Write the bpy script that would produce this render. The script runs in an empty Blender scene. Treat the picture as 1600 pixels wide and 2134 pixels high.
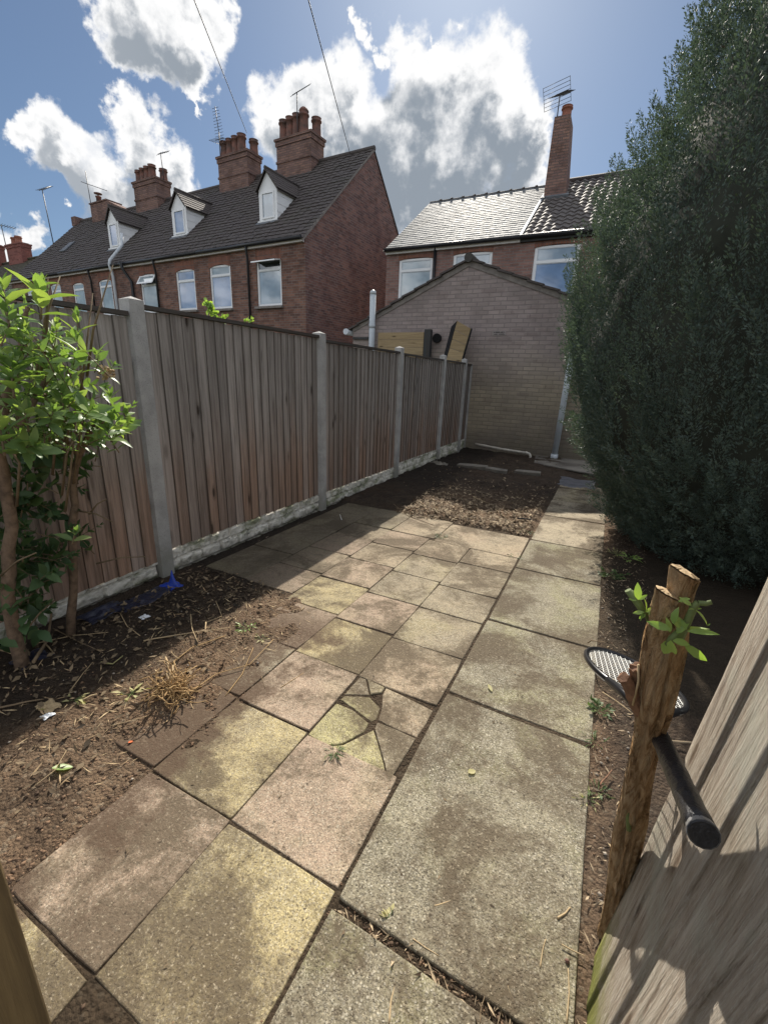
import bpy, math, random
import numpy as np
from mathutils import Vector, Matrix, noise as mnoise
random.seed(7); RNG = np.random.default_rng(7)
scene = bpy.context.scene
R = math.radians

# ------------------------------------------------------------------ camera
F_PX, PITCH, ROLL, YAW, CAM_H = 906.25, 0.300656, 0.038777, 0.457487, 1.41
_fw0 = Vector((-math.sin(YAW), math.cos(YAW), 0)); _r0 = Vector((math.cos(YAW), math.sin(YAW), 0)); _z = Vector((0, 0, 1))
FW = _fw0*math.cos(PITCH) - _z*math.sin(PITCH); _u = _z*math.cos(PITCH) + _fw0*math.sin(PITCH)
RT = _r0*math.cos(ROLL) + _u*math.sin(ROLL); UP = -_r0*math.sin(ROLL) + _u*math.cos(ROLL)
EYE = Vector((0, 0, CAM_H))
cd = bpy.data.cameras.new('camera'); cam = bpy.data.objects.new('camera', cd); scene.collection.objects.link(cam)
cd.sensor_fit = 'HORIZONTAL'; cd.sensor_width = 36; cd.lens = 36*F_PX/1600; cd.clip_start = .02; cd.clip_end = 3000
cam.matrix_world = Matrix(((RT.x, UP.x, -FW.x, EYE.x), (RT.y, UP.y, -FW.y, EYE.y), (RT.z, UP.z, -FW.z, EYE.z), (0, 0, 0, 1)))
scene.camera = cam

# measuring helpers: the ray seen at a pixel of the 1600x2134 photograph, met with a real plane of the place
def ray(px, py): return FW + RT*((px-800)/F_PX) - UP*((py-1067)/F_PX)
def gnd(px, py, z=0): d = ray(px, py); return EYE + d*((z-CAM_H)/d.z)
def onY(px, py, Y): d = ray(px, py); return EYE + d*(Y/d.y)
def onX(px, py, X): d = ray(px, py); return EYE + d*(X/d.x)

# ------------------------------------------------------------------ sun, sky, exposure
SUN_EL, SUN_AZ = R(38.2), R(20.5)            # azimuth from +Y towards -X
sun_dir = Vector((-math.sin(SUN_AZ)*math.cos(SUN_EL), math.cos(SUN_AZ)*math.cos(SUN_EL), math.sin(SUN_EL)))
sl = bpy.data.lights.new('sun', 'SUN'); sl.energy = 5.0; sl.angle = R(.5); sl.color = (1, .93, .82)
so = bpy.data.objects.new('sun', sl); scene.collection.objects.link(so)
so.rotation_euler = (-sun_dir).to_track_quat('-Z', 'Y').to_euler(); so.location = (0, 0, 20)
scene.view_settings.view_transform = 'Standard'; scene.view_settings.look = 'None'
scene.view_settings.exposure = 0.6; scene.view_settings.gamma = 1
SKY_STRENGTH = .045

class NT:
    """small helper for building node trees"""
    def __init__(s, tree): s.t = tree; s.t.nodes.clear()
    def n(s, typ, ins=None, **props):
        nd = s.t.nodes.new(typ)
        for k, v in props.items(): setattr(nd, k, v)
        for k, v in (ins or {}).items():
            if isinstance(v, bpy.types.NodeSocket): s.t.links.new(v, nd.inputs[k])
            else: nd.inputs[k].default_value = v
        return nd
    def math(s, op, a, b=0.0, c=0.0, clamp=False):
        return s.n('ShaderNodeMath', {0: a, 1: b, 2: c}, operation=op, use_clamp=clamp).outputs[0]
    def vmath(s, op, a, b=(0, 0, 0)): return s.n('ShaderNodeVectorMath', {0: a, 1: b}, operation=op)
    def noise(s, vec, scale, detail=4, rough=.55, dist=0, dim='3D'):
        return s.n('ShaderNodeTexNoise', {'Vector': vec, 'Scale': scale, 'Detail': detail, 'Roughness': rough, 'Distortion': dist}, noise_dimensions=dim).outputs['Fac']
    def vor(s, vec, scale, out='Distance', feature='F1', rand=1.0):
        return s.n('ShaderNodeTexVoronoi', {'Vector': vec, 'Scale': scale, 'Randomness': rand}, feature=feature).outputs[out]
    def ramp(s, fac, stops, interp='LINEAR'):
        nd = s.n('ShaderNodeValToRGB', {'Fac': fac}); cr = nd.color_ramp; cr.interpolation = interp
        while len(cr.elements) < len(stops): cr.elements.new(.5)
        for e, (p, c) in zip(cr.elements, stops):
            e.position = p; e.color = (*c, 1) if len(c) == 3 else c
        return nd.outputs['Color']
    def step(s, fac, a, b, lo=0., hi=1., smooth=True):
        return s.n('ShaderNodeMapRange', {'Value': fac, 'From Min': a, 'From Max': b, 'To Min': lo, 'To Max': hi}, interpolation_type='SMOOTHSTEP' if smooth else 'LINEAR').outputs[0]
    def mix(s, fac, a, b, blend='MIX'):
        nd = s.n('ShaderNodeMix', data_type='RGBA', blend_type=blend)
        for i, v in ((0, fac), (6, a), (7, b)):
            if isinstance(v, bpy.types.NodeSocket): s.t.links.new(v, nd.inputs[i])
            else: nd.inputs[i].default_value = v if i == 0 else ((*v, 1) if len(v) == 3 else v)
        return nd.outputs[2]
    def scl(s, vec, v): return s.n('ShaderNodeMapping', {'Vector': vec, 'Scale': v}).outputs[0]
    def xyz(s, vec): return s.n('ShaderNodeSeparateXYZ', {0: vec}).outputs
    def bump(s, h, strength=.5, dist=.01, prev=None):
        i = {'Height': h, 'Strength': strength, 'Distance': dist}
        if prev: i['Normal'] = prev
        return s.n('ShaderNodeBump', i).outputs[0]
    def out(s, base, rough=.8, normal=None, spec=.35, **kw):
        i = {'Roughness': rough, 'Specular IOR Level': spec}
        i['Base Color'] = base if isinstance(base, bpy.types.NodeSocket) else (*base, 1)
        if normal: i['Normal'] = normal
        i.update(kw)
        p = s.n('ShaderNodeBsdfPrincipled', i)
        s.t.links.new(p.outputs[0], s.n('ShaderNodeOutputMaterial').inputs[0]); return p
    @property
    def uv(s): return s.n('ShaderNodeTexCoord').outputs['UV']
    @property
    def obj(s): return s.n('ShaderNodeTexCoord').outputs['Object']
    @property
    def pos(s): return s.n('ShaderNodeNewGeometry').outputs['Position']
    @property
    def isl(s): return s.n('ShaderNodeNewGeometry').outputs['Random Per Island']
    @property
    def rnd(s): return s.n('ShaderNodeObjectInfo').outputs['Random']

def build_world():
    w = bpy.data.worlds.new('World'); scene.world = w; w.use_nodes = True
    n = NT(w.node_tree)
    sky = n.n('ShaderNodeTexSky', sky_type='NISHITA', sun_disc=False, sun_elevation=SUN_EL, sun_rotation=-SUN_AZ, altitude=50, air_density=1.0, dust_density=.55, ozone_density=1.6)
    skyc = n.vmath('SCALE', sky.outputs[0]); skyc.inputs['Scale'].default_value = SKY_STRENGTH
    skyc = n.mix(1, skyc.outputs[0], (.82, .97, 1.12), 'MULTIPLY'); skyc = n.mix(.14, skyc, (.24, .28, .33))                    # thin high veil of vapour
    d = n.n('ShaderNodeTexCoord').outputs['Generated']
    # cumulus: soft balls in direction space, their edge broken up by fractal noise
    wn = n.n('ShaderNodeTexNoise', {'Vector': d, 'Scale': 9.0, 'Detail': 7.0, 'Roughness': .56}).outputs['Color']
    off = n.vmath('SCALE', n.vmath('SUBTRACT', wn, (.5, .5, .5)).outputs[0]); off.inputs['Scale'].default_value = .20
    wn2 = n.n('ShaderNodeTexNoise', {'Vector': d, 'Scale': 34.0, 'Detail': 6.0, 'Roughness': .6}).outputs['Color']
    off2 = n.vmath('SCALE', n.vmath('SUBTRACT', wn2, (.5, .5, .5)).outputs[0]); off2.inputs['Scale'].default_value = .055
    dw = n.vmath('ADD', n.vmath('ADD', d, off.outputs[0]).outputs[0], off2.outputs[0]).outputs[0]
    blobs = [  # px, py, radius in px
        (560,240,62),(600,225,75),(650,165,60),(690,200,80),(640,285,95),(720,260,80),(760,300,90),(800,330,110),(700,330,60),
        (845,120,58),(870,170,72),(830,105,34),(900,210,90),(960,220,95),(1010,200,80),(1055,210,72),(1080,260,75),(1000,290,110),(900,300,120),(930,370,110),(1060,340,90),(1110,310,50),(1090,385,40),(820,420,80),(860,450,60),(1130,315,26),
        (935,118,30),(922,95,22),(778,98,28),(742,60,22),
        (240,10,60),(310,20,95),(380,30,85),(430,40,50),(300,80,70),(360,100,70),(320,140,48),(385,160,45),(390,205,32),(275,150,22),(400,235,16),
        (270,240,45),(285,290,60),(300,330,70),(340,350,60),(350,400,60),
        (40,290,50),(90,270,55),(130,300,75),(180,340,70),(110,330,70),(200,390,75),(150,390,50),(260,400,80),(320,420,70),
        (60,490,48),(20,510,55),(100,520,40),(140,475,26),(-60,480,60)]
    sunward = (sun_dir - FW*sun_dir.dot(FW)).normalized()
    def field(vec, big):
        D = None
        for px, py, r in sorted(blobs, key=lambda q: -q[2]):
            if big and r < 38: continue
            v = ray(px, py).normalized(); e = ray(px+r, py).normalized(); rr = (e-v).length
            dist = n.vmath('DISTANCE', vec, tuple(v)).outputs['Value']
            b = n.math('SUBTRACT', 1.0, n.math('DIVIDE', dist, rr*1.03))
            D = b if D is None else n.math('SMOOTH_MAX', D, b, .22)
        return D
    D = field(dw, False); DB = field(dw, True)
    DS = field(n.vmath('ADD', dw, tuple(sunward*.075)).outputs[0], True)
    # unseen bright cloud added round the rest of the sky as fill light
    far = n.step(n.noise(n.scl(d, (1, 1, 2.2)), 2.6, 6, .6), .44, .58)
    dot = n.n('ShaderNodeVectorMath', {0: d, 1: tuple(FW)}, operation='DOT_PRODUCT').outputs['Value']
    far = n.math('MULTIPLY', far, n.math('SUBTRACT', 1.0, n.step(dot, .1, .42)))
    fine = n.noise(d, 26, 8, .60)
    Dn = n.math('ADD', D, n.math('MULTIPLY', n.math('SUBTRACT', fine, .5), .34))
    alpha = n.step(Dn, -.10, .32)
    alpha2 = n.math('MULTIPLY', alpha, n.step(n.noise(d, 14, 5, .6), .22, .42, .7, 1.0))
    body = n.math('ADD', n.math('MULTIPLY', DB, .55), n.math('MULTIPLY', n.math('MAXIMUM', DS, -.35), .75))
    core = n.step(n.math('ADD', n.math('ADD', body, n.math('MULTIPLY', n.math('SUBTRACT', fine, .5), .25)), n.math('MULTIPLY', n.math('SUBTRACT', n.noise(d, 8, 4, .5), .5), .6)), .04, .60)
    # clouds away from the sun show their lit side, those near it their grey underside
    sd = n.n('ShaderNodeVectorMath', {0: d, 1: tuple(ray(960, 330).normalized())}, operation='DOT_PRODUCT').outputs['Value']
    core = n.math('MULTIPLY', core, n.step(sd, .72, .96, .8, 1.0))
    ccol = n.mix(core, (1.0, 1.0, 1.0), (.29, .335, .39))
    ccol_s = n.vmath('SCALE', ccol); ccol_s.inputs['Scale'].default_value = .67
    col = n.mix(alpha2, skyc, ccol_s.outputs[0])
    col = n.mix(far, col, (1.10, 1.12, 1.16))
    bg = n.n('ShaderNodeBackground', {'Color': col, 'Strength': 1.0})
    n.t.links.new(bg.outputs[0], n.n('ShaderNodeOutputWorld').inputs[0])
build_world()

# ------------------------------------------------------------------ objects, naming, meshes
COL = scene.collection
def tag(o, label=None, cat=None, group=None, kind=None):
    for k, v in (('label', label), ('category', cat), ('group', group), ('kind', kind)):
        if v: o[k] = v
    return o
def empty(name, loc=(0, 0, 0), rz=0, **kw):
    o = bpy.data.objects.new(name, None); COL.objects.link(o); o.location = loc; o.rotation_euler = (0, 0, rz); o.empty_display_size = .2
    return tag(o, **kw)

class MB:
    """collects faces in metres; build() links them as one mesh object with box-projected UVs in metres"""
    def __init__(s): s.v = []; s.f = []; s.m = []; s.uvs = {}; s.sm = []
    def quad(s, *pts, m=0, uv=None, smooth=False):
        i = len(s.v); s.v += [tuple(p) for p in pts]; s.f.append(tuple(range(i, i+len(pts)))); s.m.append(m); s.sm.append(smooth)
        if uv: s.uvs[len(s.f)-1] = uv
    def box(s, c, d, rot=None, m=0):
        c = Vector(c); hx, hy, hz = d[0]/2, d[1]/2, d[2]/2
        P = [Vector((x, y, z)) for x in (-hx, hx) for y in (-hy, hy) for z in (-hz, hz)]
        if rot is not None: P = [rot @ p for p in P]
        i = len(s.v); s.v += [tuple(c+p) for p in P]
        for q in ((0,1,3,2),(4,6,7,5),(0,4,5,1),(2,3,7,6),(0,2,6,4),(1,5,7,3)): s.f.append(tuple(i+k for k in q)); s.m.append(m); s.sm.append(False)
    def box2(s, a, b, m=0): s.box([(a[k]+b[k])/2 for k in range(3)], [abs(b[k]-a[k]) for k in range(3)], m=m)
    def prism(s, poly, vec, m=0):
        """planar polygon extruded along vec (poly counter-clockwise seen from the far end of vec)"""
        i = len(s.v); n = len(poly); vec = Vector(vec)
        s.v += [tuple(p) for p in poly] + [tuple(Vector(p)+vec) for p in poly]
        s.f.append(tuple(i+k for k in reversed(range(n)))); s.f.append(tuple(i+n+k for k in range(n)))
        for k in range(n): s.f.append((i+k, i+(k+1) % n, i+n+(k+1) % n, i+n+k))
        s.m += [m]*(n+2); s.sm += [False]*(n+2)
    def tube(s, pts, rad, seg=8, cap=True, m=0, smooth=True):
        pts = [Vector(p) for p in pts]; n = len(pts)
        rad = rad if isinstance(rad, (list, tuple)) else [rad]*n
        i0 = len(s.v); ref = None
        for k, p in enumerate(pts):
            t = (pts[min(k+1, n-1)] - pts[max(k-1, 0)]).normalized()
            if ref is None: ref = t.orthogonal().normalized()
            a = (ref - t*ref.dot(t)).normalized(); ref = a; b = t.cross(a)
            for j in range(seg):
                an = 2*math.pi*j/seg; s.v.append(tuple(p + (a*math.cos(an) + b*math.sin(an))*rad[k]))
        for k in range(n-1):
            for j in range(seg):
                q = i0+k*seg; s.f.append((q+j, q+(j+1) % seg, q+seg+(j+1) % seg, q+seg+j)); s.m.append(m); s.sm.append(smooth)
        if cap:
            s.f.append(tuple(i0+j for j in reversed(range(seg)))); s.f.append(tuple(i0+(n-1)*seg+j for j in range(seg))); s.m += [m, m]; s.sm += [False, False]
    def lathe(s, prof, c, seg=16, m=0):
        s.tube([(c[0], c[1], c[2]+z) for r, z in prof], [r for r, z in prof], seg, True, m)
    def build(s, name, mats, parent=None, off=(0, 0, 0), bevel=0, **kw):
        me = bpy.data.meshes.new(name); off = Vector(off)
        me.from_pydata([tuple(Vector(v)-off) for v in s.v], [], s.f)
        uvl = me.uv_layers.new(name='UVMap'); arr = np.zeros(len(me.loops)*2, np.float32)
        for p in me.polygons:
            nn = p.normal; ax = max(range(3), key=lambda k: abs(nn[k]))
            cu = s.uvs.get(p.index)
            for q, li in enumerate(p.loop_indices):
                v = s.v[me.loops[li].vertex_index]
                arr[2*li:2*li+2] = cu[q] if cu else ((v[1], v[2]) if ax == 0 else (v[0], v[2]) if ax == 1 else (v[0], v[1]))
        uvl.data.foreach_set('uv', arr)
        for mt in (mats if isinstance(mats, (list, tuple)) else [mats]): me.materials.append(mt)
        me.polygons.foreach_set('material_index', s.m); me.polygons.foreach_set('use_smooth', s.sm); me.update()
        o = bpy.data.objects.new(name, me); COL.objects.link(o)
        if parent: o.parent = parent
        if bevel:
            b = o.modifiers.new('bevel', 'BEVEL'); b.width = bevel; b.segments = 2; b.limit_method = 'ANGLE'
        return tag(o, **kw)
def from_arrays(name, V, Fq, mats, parent=None, smooth=False, **kw):
    V = np.asarray(V, np.float32).reshape(-1, 3); Fq = np.asarray(Fq, np.int32); k = Fq.shape[1]
    me = bpy.data.meshes.new(name); me.vertices.add(len(V)); me.vertices.foreach_set('co', V.ravel())
    me.loops.add(Fq.size); me.loops.foreach_set('vertex_index', Fq.ravel())
    me.polygons.add(len(Fq)); me.polygons.foreach_set('loop_start', np.arange(0, Fq.size, k, dtype=np.int32))
    me.update(calc_edges=True)
    if smooth: me.polygons.foreach_set('use_smooth', [True]*len(Fq))
    for mt in (mats if isinstance(mats, (list, tuple)) else [mats]): me.materials.append(mt)
    o = bpy.data.objects.new(name, me); COL.objects.link(o)
    if parent: o.parent = parent
    return tag(o, **kw)

# ------------------------------------------------------------------ materials
M = {}
def mat(name):
    m = bpy.data.materials.new(name); m.use_nodes = True; M[name] = m; return NT(m.node_tree)

def brick_mat(name, c1, c2, mortar, bw=.225, bh=.075, stain=(.3, .3, .3), stain_amt=.5, msize=.010, patch=None):
    n = mat(name); uv = n.uv
    wob = n.vmath('SCALE', n.n('ShaderNodeTexNoise', {'Vector': uv, 'Scale': 3.0, 'Detail': 3.0}).outputs['Color']); wob.inputs['Scale'].default_value = .012
    vec = n.vmath('ADD', uv, wob.outputs[0]).outputs[0]
    b = n.n('ShaderNodeTexBrick', {'Vector': vec, 'Color1': (*c1, 1), 'Color2': (*c2, 1), 'Mortar': (*mortar, 1), 'Scale': 1.0, 'Mortar Size': msize, 'Mortar Smooth': .35, 'Bias': 0.0, 'Brick Width': bw, 'Row Height': bh})
    col = b.outputs['Color']
    # odd darker and paler bricks
    cell = n.vor(n.scl(uv, (1/bw, 1/bh, 1)), 1.0, 'Color', rand=.35)
    lum = n.xyz(cell)[0]
    col = n.mix(n.step(lum, .72, .98, 0, .55), col, tuple(c*.45 for c in c1))
    col = n.mix(n.step(lum, .0, .12, .35, 0), col, tuple(min(1, c*1.6) for c in c2))
    col = n.mix(n.math('MULTIPLY', n.step(n.noise(n.scl(uv, (1, .6, 1)), 1.3, 7, .65), .42, .72), stain_amt), col, stain, 'MULTIPLY')
    if patch: col = n.mix(n.step(n.noise(uv, 9, 5, .7), .62, .74, 0, patch[1]), col, patch[0])
    col = n.mix(n.math('MULTIPLY', n.noise(uv, 60, 4, .7), .35), col, (.04, .035, .035))
    h = n.math('ADD', n.math('MULTIPLY', b.outputs['Fac'], -1.0), n.math('MULTIPLY', n.noise(uv, 45, 5, .7), .55))
    n.out(col, .9, n.bump(h, .8, .012), .2)

brick_mat('house_brick', (.33, .17, .12), (.15, .085, .07), (.26, .22, .195), stain=(.42, .38, .4), stain_amt=.6, patch=((.30, .22, .2), .5))
brick_mat('gable_brick', (.32, .165, .13), (.15, .088, .08), (.26, .22, .205), stain=(.42, .38, .42), stain_amt=.55, patch=((.26, .2, .2), .35))
brick_mat('arch_brick', (.33, .14, .09), (.25, .11, .08), (.2, .16, .14), bw=.075, bh=.3, stain_amt=.3)
brick_mat('chimney_brick', (.34, .20, .155), (.22, .135, .12), (.16, .13, .12), stain=(.4, .38, .38), stain_amt=.6, patch=((.30, .2, .17), .5))
brick_mat('red_chimney_brick', (.33, .115, .09), (.26, .095, .08), (.3, .16, .14), stain_amt=.3)
brick_mat('neighbour_brick', (.35, .20, .165), (.27, .155, .13), (.31, .27, .25), stain_amt=.4)

def ext_brick():
    n = mat('outbuilding_brick'); uv = n.uv
    wob = n.vmath('SCALE', n.n('ShaderNodeTexNoise', {'Vector': uv, 'Scale': 4.0, 'Detail': 3.0}).outputs['Color']); wob.inputs['Scale'].default_value = .022
    vec = n.vmath('ADD', uv, wob.outputs[0]).outputs[0]
    b = n.n('ShaderNodeTexBrick', {'Vector': vec, 'Color1': (.37, .305, .285, 1), 'Color2': (.27, .225, .215, 1), 'Mortar': (.215, .185, .175, 1), 'Scale': 1.0, 'Mortar Size': .011, 'Mortar Smooth': .4, 'Brick Width': .228, 'Row Height': .078})
    b_col = n.mix(n.step(n.noise(uv, 5, 6, .7), .40, .66, .1, .75), b.outputs['Color'], (.285, .24, .228))
    z = n.xyz(uv)[1]
    low = n.step(n.math('ADD', z, n.math('MULTIPLY', n.noise(uv, 1.6, 5), .9)), 1.5, 2.9, 1, 0)
    lowc = n.mix(1, b_col, (1.0, 1.02, .80), 'MULTIPLY')
    col = n.mix(low, b_col, lowc)
    lum = n.xyz(n.vor(n.scl(uv, (1/.228, 1/.078, 1)), 1.0, 'Color', rand=.3))[0]
    col = n.mix(n.step(lum, .82, .97, 0, .22), col, (.12, .08, .075))
    bloom = n.math('MULTIPLY', n.step(n.noise(uv, 13, 6, .75), .62, .7), n.step(z, 2.0, 2.6))
    col = n.mix(n.math('MULTIPLY', bloom, .45), col, (.42, .38, .37))
    damp = n.step(n.math('ADD', z, n.math('MULTIPLY', n.noise(n.scl(uv, (1, .5, 1)), 2.5, 6, .6), .7)), .45, .95, .5, 0)
    col = n.mix(damp, col, (.07, .062, .045))
    col = n.mix(n.step(n.noise(uv, 1.1, 6, .6), .42, .7, 0, .5), col, (.15, .125, .115))
    h = n.math('ADD', n.math('MULTIPLY', b.outputs['Fac'], -1.0), n.math('MULTIPLY', n.noise(uv, 40, 5, .7), .6))
    n.out(col, .92, n.bump(h, .45, .012), .2)
ext_brick()

def simple(name, col, rough=.6, var=.25, scale=6, bump=0, bscale=60, spec=.4, dark=None, **kw):
    n = mat(name); p = n.pos
    c = n.mix(n.step(n.noise(p, scale, 6, .6), .3, .75, 0, var*2), col, dark or tuple(x*.45 for x in col))
    n.out(c, rough, n.bump(n.noise(p, bscale, 5, .65), bump, .006) if bump else None, spec, **kw)
simple('upvc', (.80, .81, .82), .35, .06, 3)
simple('upvc_grey', (.58, .62, .66), .45, .12, 4)
simple('fascia', (.62, .60, .57), .6, .2, 5)
simple('black_plastic', (.016, .016, .018), .4, .2, 9)
simple('aerial_metal', (.06, .062, .07), .5, .2)
simple('cable', (.015, .015, .017), .6, 0)
simple('pipe_grey', (.50, .545, .58), .42, .18, 3)
simple('waste_pipe', (.60, .56, .49), .5, .35, 6, dark=(.2, .16, .12))
simple('chimney_pot', (.21, .095, .07), .8, .45, 5, .3, dark=(.06, .05, .045))
simple('red_pot', (.32, .13, .09), .8, .3, 5)
simple('lead', (.13, .14, .155), .6, .3, 8)
simple('mortar', (.24, .215, .195), .9, .35, 8, .4)
simple('plastic_sheet', (.12, .125, .145), .35, .3, 6, .5, 25)
simple('blue_plastic', (.02, .06, .42), .35, .25, 20, .5, 40, dark=(.012, .025, .16))
simple('navy_plastic', (.02, .022, .045), .4, .3, 20, .5, 40)
simple('white_paper', (.75, .77, .8), .7, .1, 30)
simple('racket_black', (.012, .012, .014), .3, .1, 20)
simple('racket_grip', (.02, .02, .023), .35, .4, 30, .6, 90)
simple('racket_white', (.72, .72, .7), .35, .2, 30)
simple('butt_grey', (.22, .22, .22), .3, .5, 60, dark=(.03, .03, .03))
simple('string', (.80, .80, .76), .5, .05, 30)
simple('felt', (.018, .018, .02), .85, .3, 9, .3)
simple('void', (.006, .006, .007), .9, 0)

def glass(name, base, refl=.12, rough=.03):
    n = mat(name)
    wav = n.noise(n.pos, 1.8, 2, .4)
    n.out(n.mix(n.step(n.noise(n.pos, 1.1, 3), .4, .62), base, tuple(c*.7 for c in base)), rough, n.bump(wav, .12, .03), .5, IOR=1.5, **{'Coat Weight': 1.0, 'Coat IOR': 1.9, 'Coat Roughness': .02})
glass('glass_blind', (.30, .38, .45)); glass('glass_pale', (.40, .47, .50)); glass('glass_blue', (.18, .27, .44)); glass('glass_dark', (.03, .04, .05))
glass('roof_glass', (.25, .34, .42))

def tile_mat(name, col, moss=(.05, .055, .035), moss_amt=.35, rough=.75):
    n = mat(name); p = n.obj; i = n.isl
    c = n.mix(n.step(n.noise(p, 18, 4, .7), .3, .7, 0, .6), col, tuple(x*.5 for x in col))
    c = n.mix(n.step(n.noise(p, 1.6, 6, .65), .45, .7, 0, moss_amt), c, moss)
    c = n.mix(n.step(n.noise(p, 34, 3, .6), .66, .74, 0, .45), c, (.2, .2, .19))
    n.out(c, rough, n.bump(n.noise(p, 55, 5, .7), .5, .01), .3)
tile_mat('old_tile', (.088, .074, .070), (.06, .058, .042))
tile_mat('roman_tile', (.12, .105, .10), (.09, .075, .055))
tile_mat('low_tile', (.075, .065, .045), (.06, .06, .03))
tile_mat('ridge_tile', (.075, .068, .066))
def slate():
    n = mat('slate'); i = n.isl; p = n.obj
    c = n.mix(i, (.10, .11, .115), (.20, .21, .215))
    c = n.mix(n.step(n.noise(n.scl(p, (1, .5, .5)), 1.5, 5, .6), .5, .72, 0, .7), c, (.07, .075, .07))
    r = n.math('ADD', n.math('MULTIPLY', n.noise(p, 7, 4), .22), .24)
    n.out(c, n.math('ADD', r, .34), n.bump(n.noise(p, 26, 4, .6), .5, .008), .16)
slate()

def wood(name, top, bottom, z0, z1, dark=(.05, .035, .025), axis=2, grain=1.0, knots=True, green=None):
    n = mat(name); p = n.pos; i = n.isl
    sh = n.n('ShaderNodeCombineXYZ', {0: n.math('MULTIPLY', i, 37.0), 1: n.math('MULTIPLY', i, 91.0), 2: n.math('MULTIPLY', i, 53.0)}).outputs[0]
    q = n.vmath('ADD', p, sh).outputs[0]
    sc = [34*grain]*3; sc[axis] = 1.5*grain
    g = n.noise(n.scl(q, tuple(sc)), 1.0, 6, .65, .6)
    g2 = n.noise(n.scl(q, tuple(x*4 for x in sc)), 1.0, 3, .6)
    z = n.xyz(p)[2]
    hgt = n.step(n.math('ADD', z, n.math('MULTIPLY', n.math('SUBTRACT', n.noise(q, 2.2, 4), .5), .9)), z0, z1)
    c = n.mix(hgt, bottom, top)
    c = n.mix(n.step(i, 0, 1, 0, .6, False), c, tuple(x*.5 for x in top))
    i2 = n.math('FRACT', n.math('MULTIPLY', i, 13.7))
    c = n.mix(n.step(i2, .55, 1, 0, .45, False), c, tuple(min(1, x*1.3) for x in top))
    c = n.mix(n.step(g, .35, .75, 0, .65), c, dark)
    c = n.mix(n.step(g2, .55, .8, 0, .3), c, tuple(min(1, x*1.35) for x in top))
    h = n.math('ADD', g, n.math('MULTIPLY', g2, .4))
    if knots:
        ks = [8.5]*3; ks[axis] = 2.6
        k = n.vor(n.scl(q, tuple(ks)), 1.0)
        kd = n.step(k, .075, .13, 1, 0)
        c = n.mix(n.math('MULTIPLY', kd, .85), c, (.022, .014, .01))
        c = n.mix(n.step(k, .13, .22, .35, 0), c, dark)
    if green: c = n.mix(n.step(n.math('ADD', z, n.math('MULTIPLY', n.noise(p, 9, 5), green[2])), green[0], green[1], .8, 0), c, green[3])
    n.out(c, .85, n.bump(h, .55, .006), .25)
wood('fence_wood', (.38, .345, .315), (.37, .235, .165), .25, 1.35)
wood('fence_edge', (.17, .15, .135), (.16, .11, .08), .2, 1.2, knots=False)
wood('fence_cap', (.075, .068, .062), (.075, .068, .062), 0, 1, knots=False, axis=1)
wood('gate_post', (.26, .19, .10), (.23, .17, .09), 0, 1.5, grain=1.4, knots=False)
wood('pale_plank', (.40, .30, .17), (.36, .28, .17), 1.6, 2.4, (.16, .11, .06), axis=0)
wood('shed_trim', (.055, .06, .062), (.055, .06, .062), 0, 2, knots=False)
def old_board():
    n = mat('weathered_board'); p = n.obj
    i = n.isl
    q = n.vmath('ADD', p, n.n('ShaderNodeCombineXYZ', {0: n.math('MULTIPLY', i, 17.0), 1: n.math('MULTIPLY', i, 9.0), 2: n.math('MULTIPLY', i, 5.0)}).outputs[0]).outputs[0]
    g = n.noise(n.scl(q, (60, 60, 4.5)), 1, 7, .68, .9)
    fine = n.noise(n.scl(q, (260, 260, 26)), 1, 4, .7)
    c = n.ramp(g, [(.27, (.13, .095, .07)), (.44, (.34, .285, .225)), (.6, (.45, .395, .325)), (.8, (.55, .51, .44))])
    c = n.mix(n.step(fine, .5, .72, 0, .5), c, (.60, .56, .50))
    c = n.mix(n.step(n.noise(q, 7, 5, .6), .5, .7, 0, .55), c, (.42, .42, .35))
    c = n.mix(n.step(n.noise(n.scl(q, (25, 25, 2.2)), 1, 5, .6), .62, .72, 0, .75), c, (.06, .036, .022))
    z = n.xyz(p)[2]
    grn = n.step(n.math('ADD', z, n.math('MULTIPLY', n.noise(p, 16, 5, .65), .35)), .22, .50, .95, 0)
    c = n.mix(grn, c, (.21, .22, .05))
    saw = n.noise(n.scl(q, (30, 30, 300)), 1, 3, .6)
    kn = n.vor(n.scl(q, (9, 9, 2.6)), 1.0); c = n.mix(n.step(kn, .05, .11, .85, 0), c, (.07, .04, .025)); c = n.mix(n.step(kn, .1, .22, .4, 0), c, (.22, .16, .11))
    c = n.mix(n.step(saw, .5, .7, 0, .14), c, (.58, .55, .49))
    h = n.math('ADD', n.math('ADD', g, n.math('MULTIPLY', fine, .6)), n.math('MULTIPLY', saw, .12))
    n.out(c, .9, n.bump(h, 1.0, .012), .12)
old_board()

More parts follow.
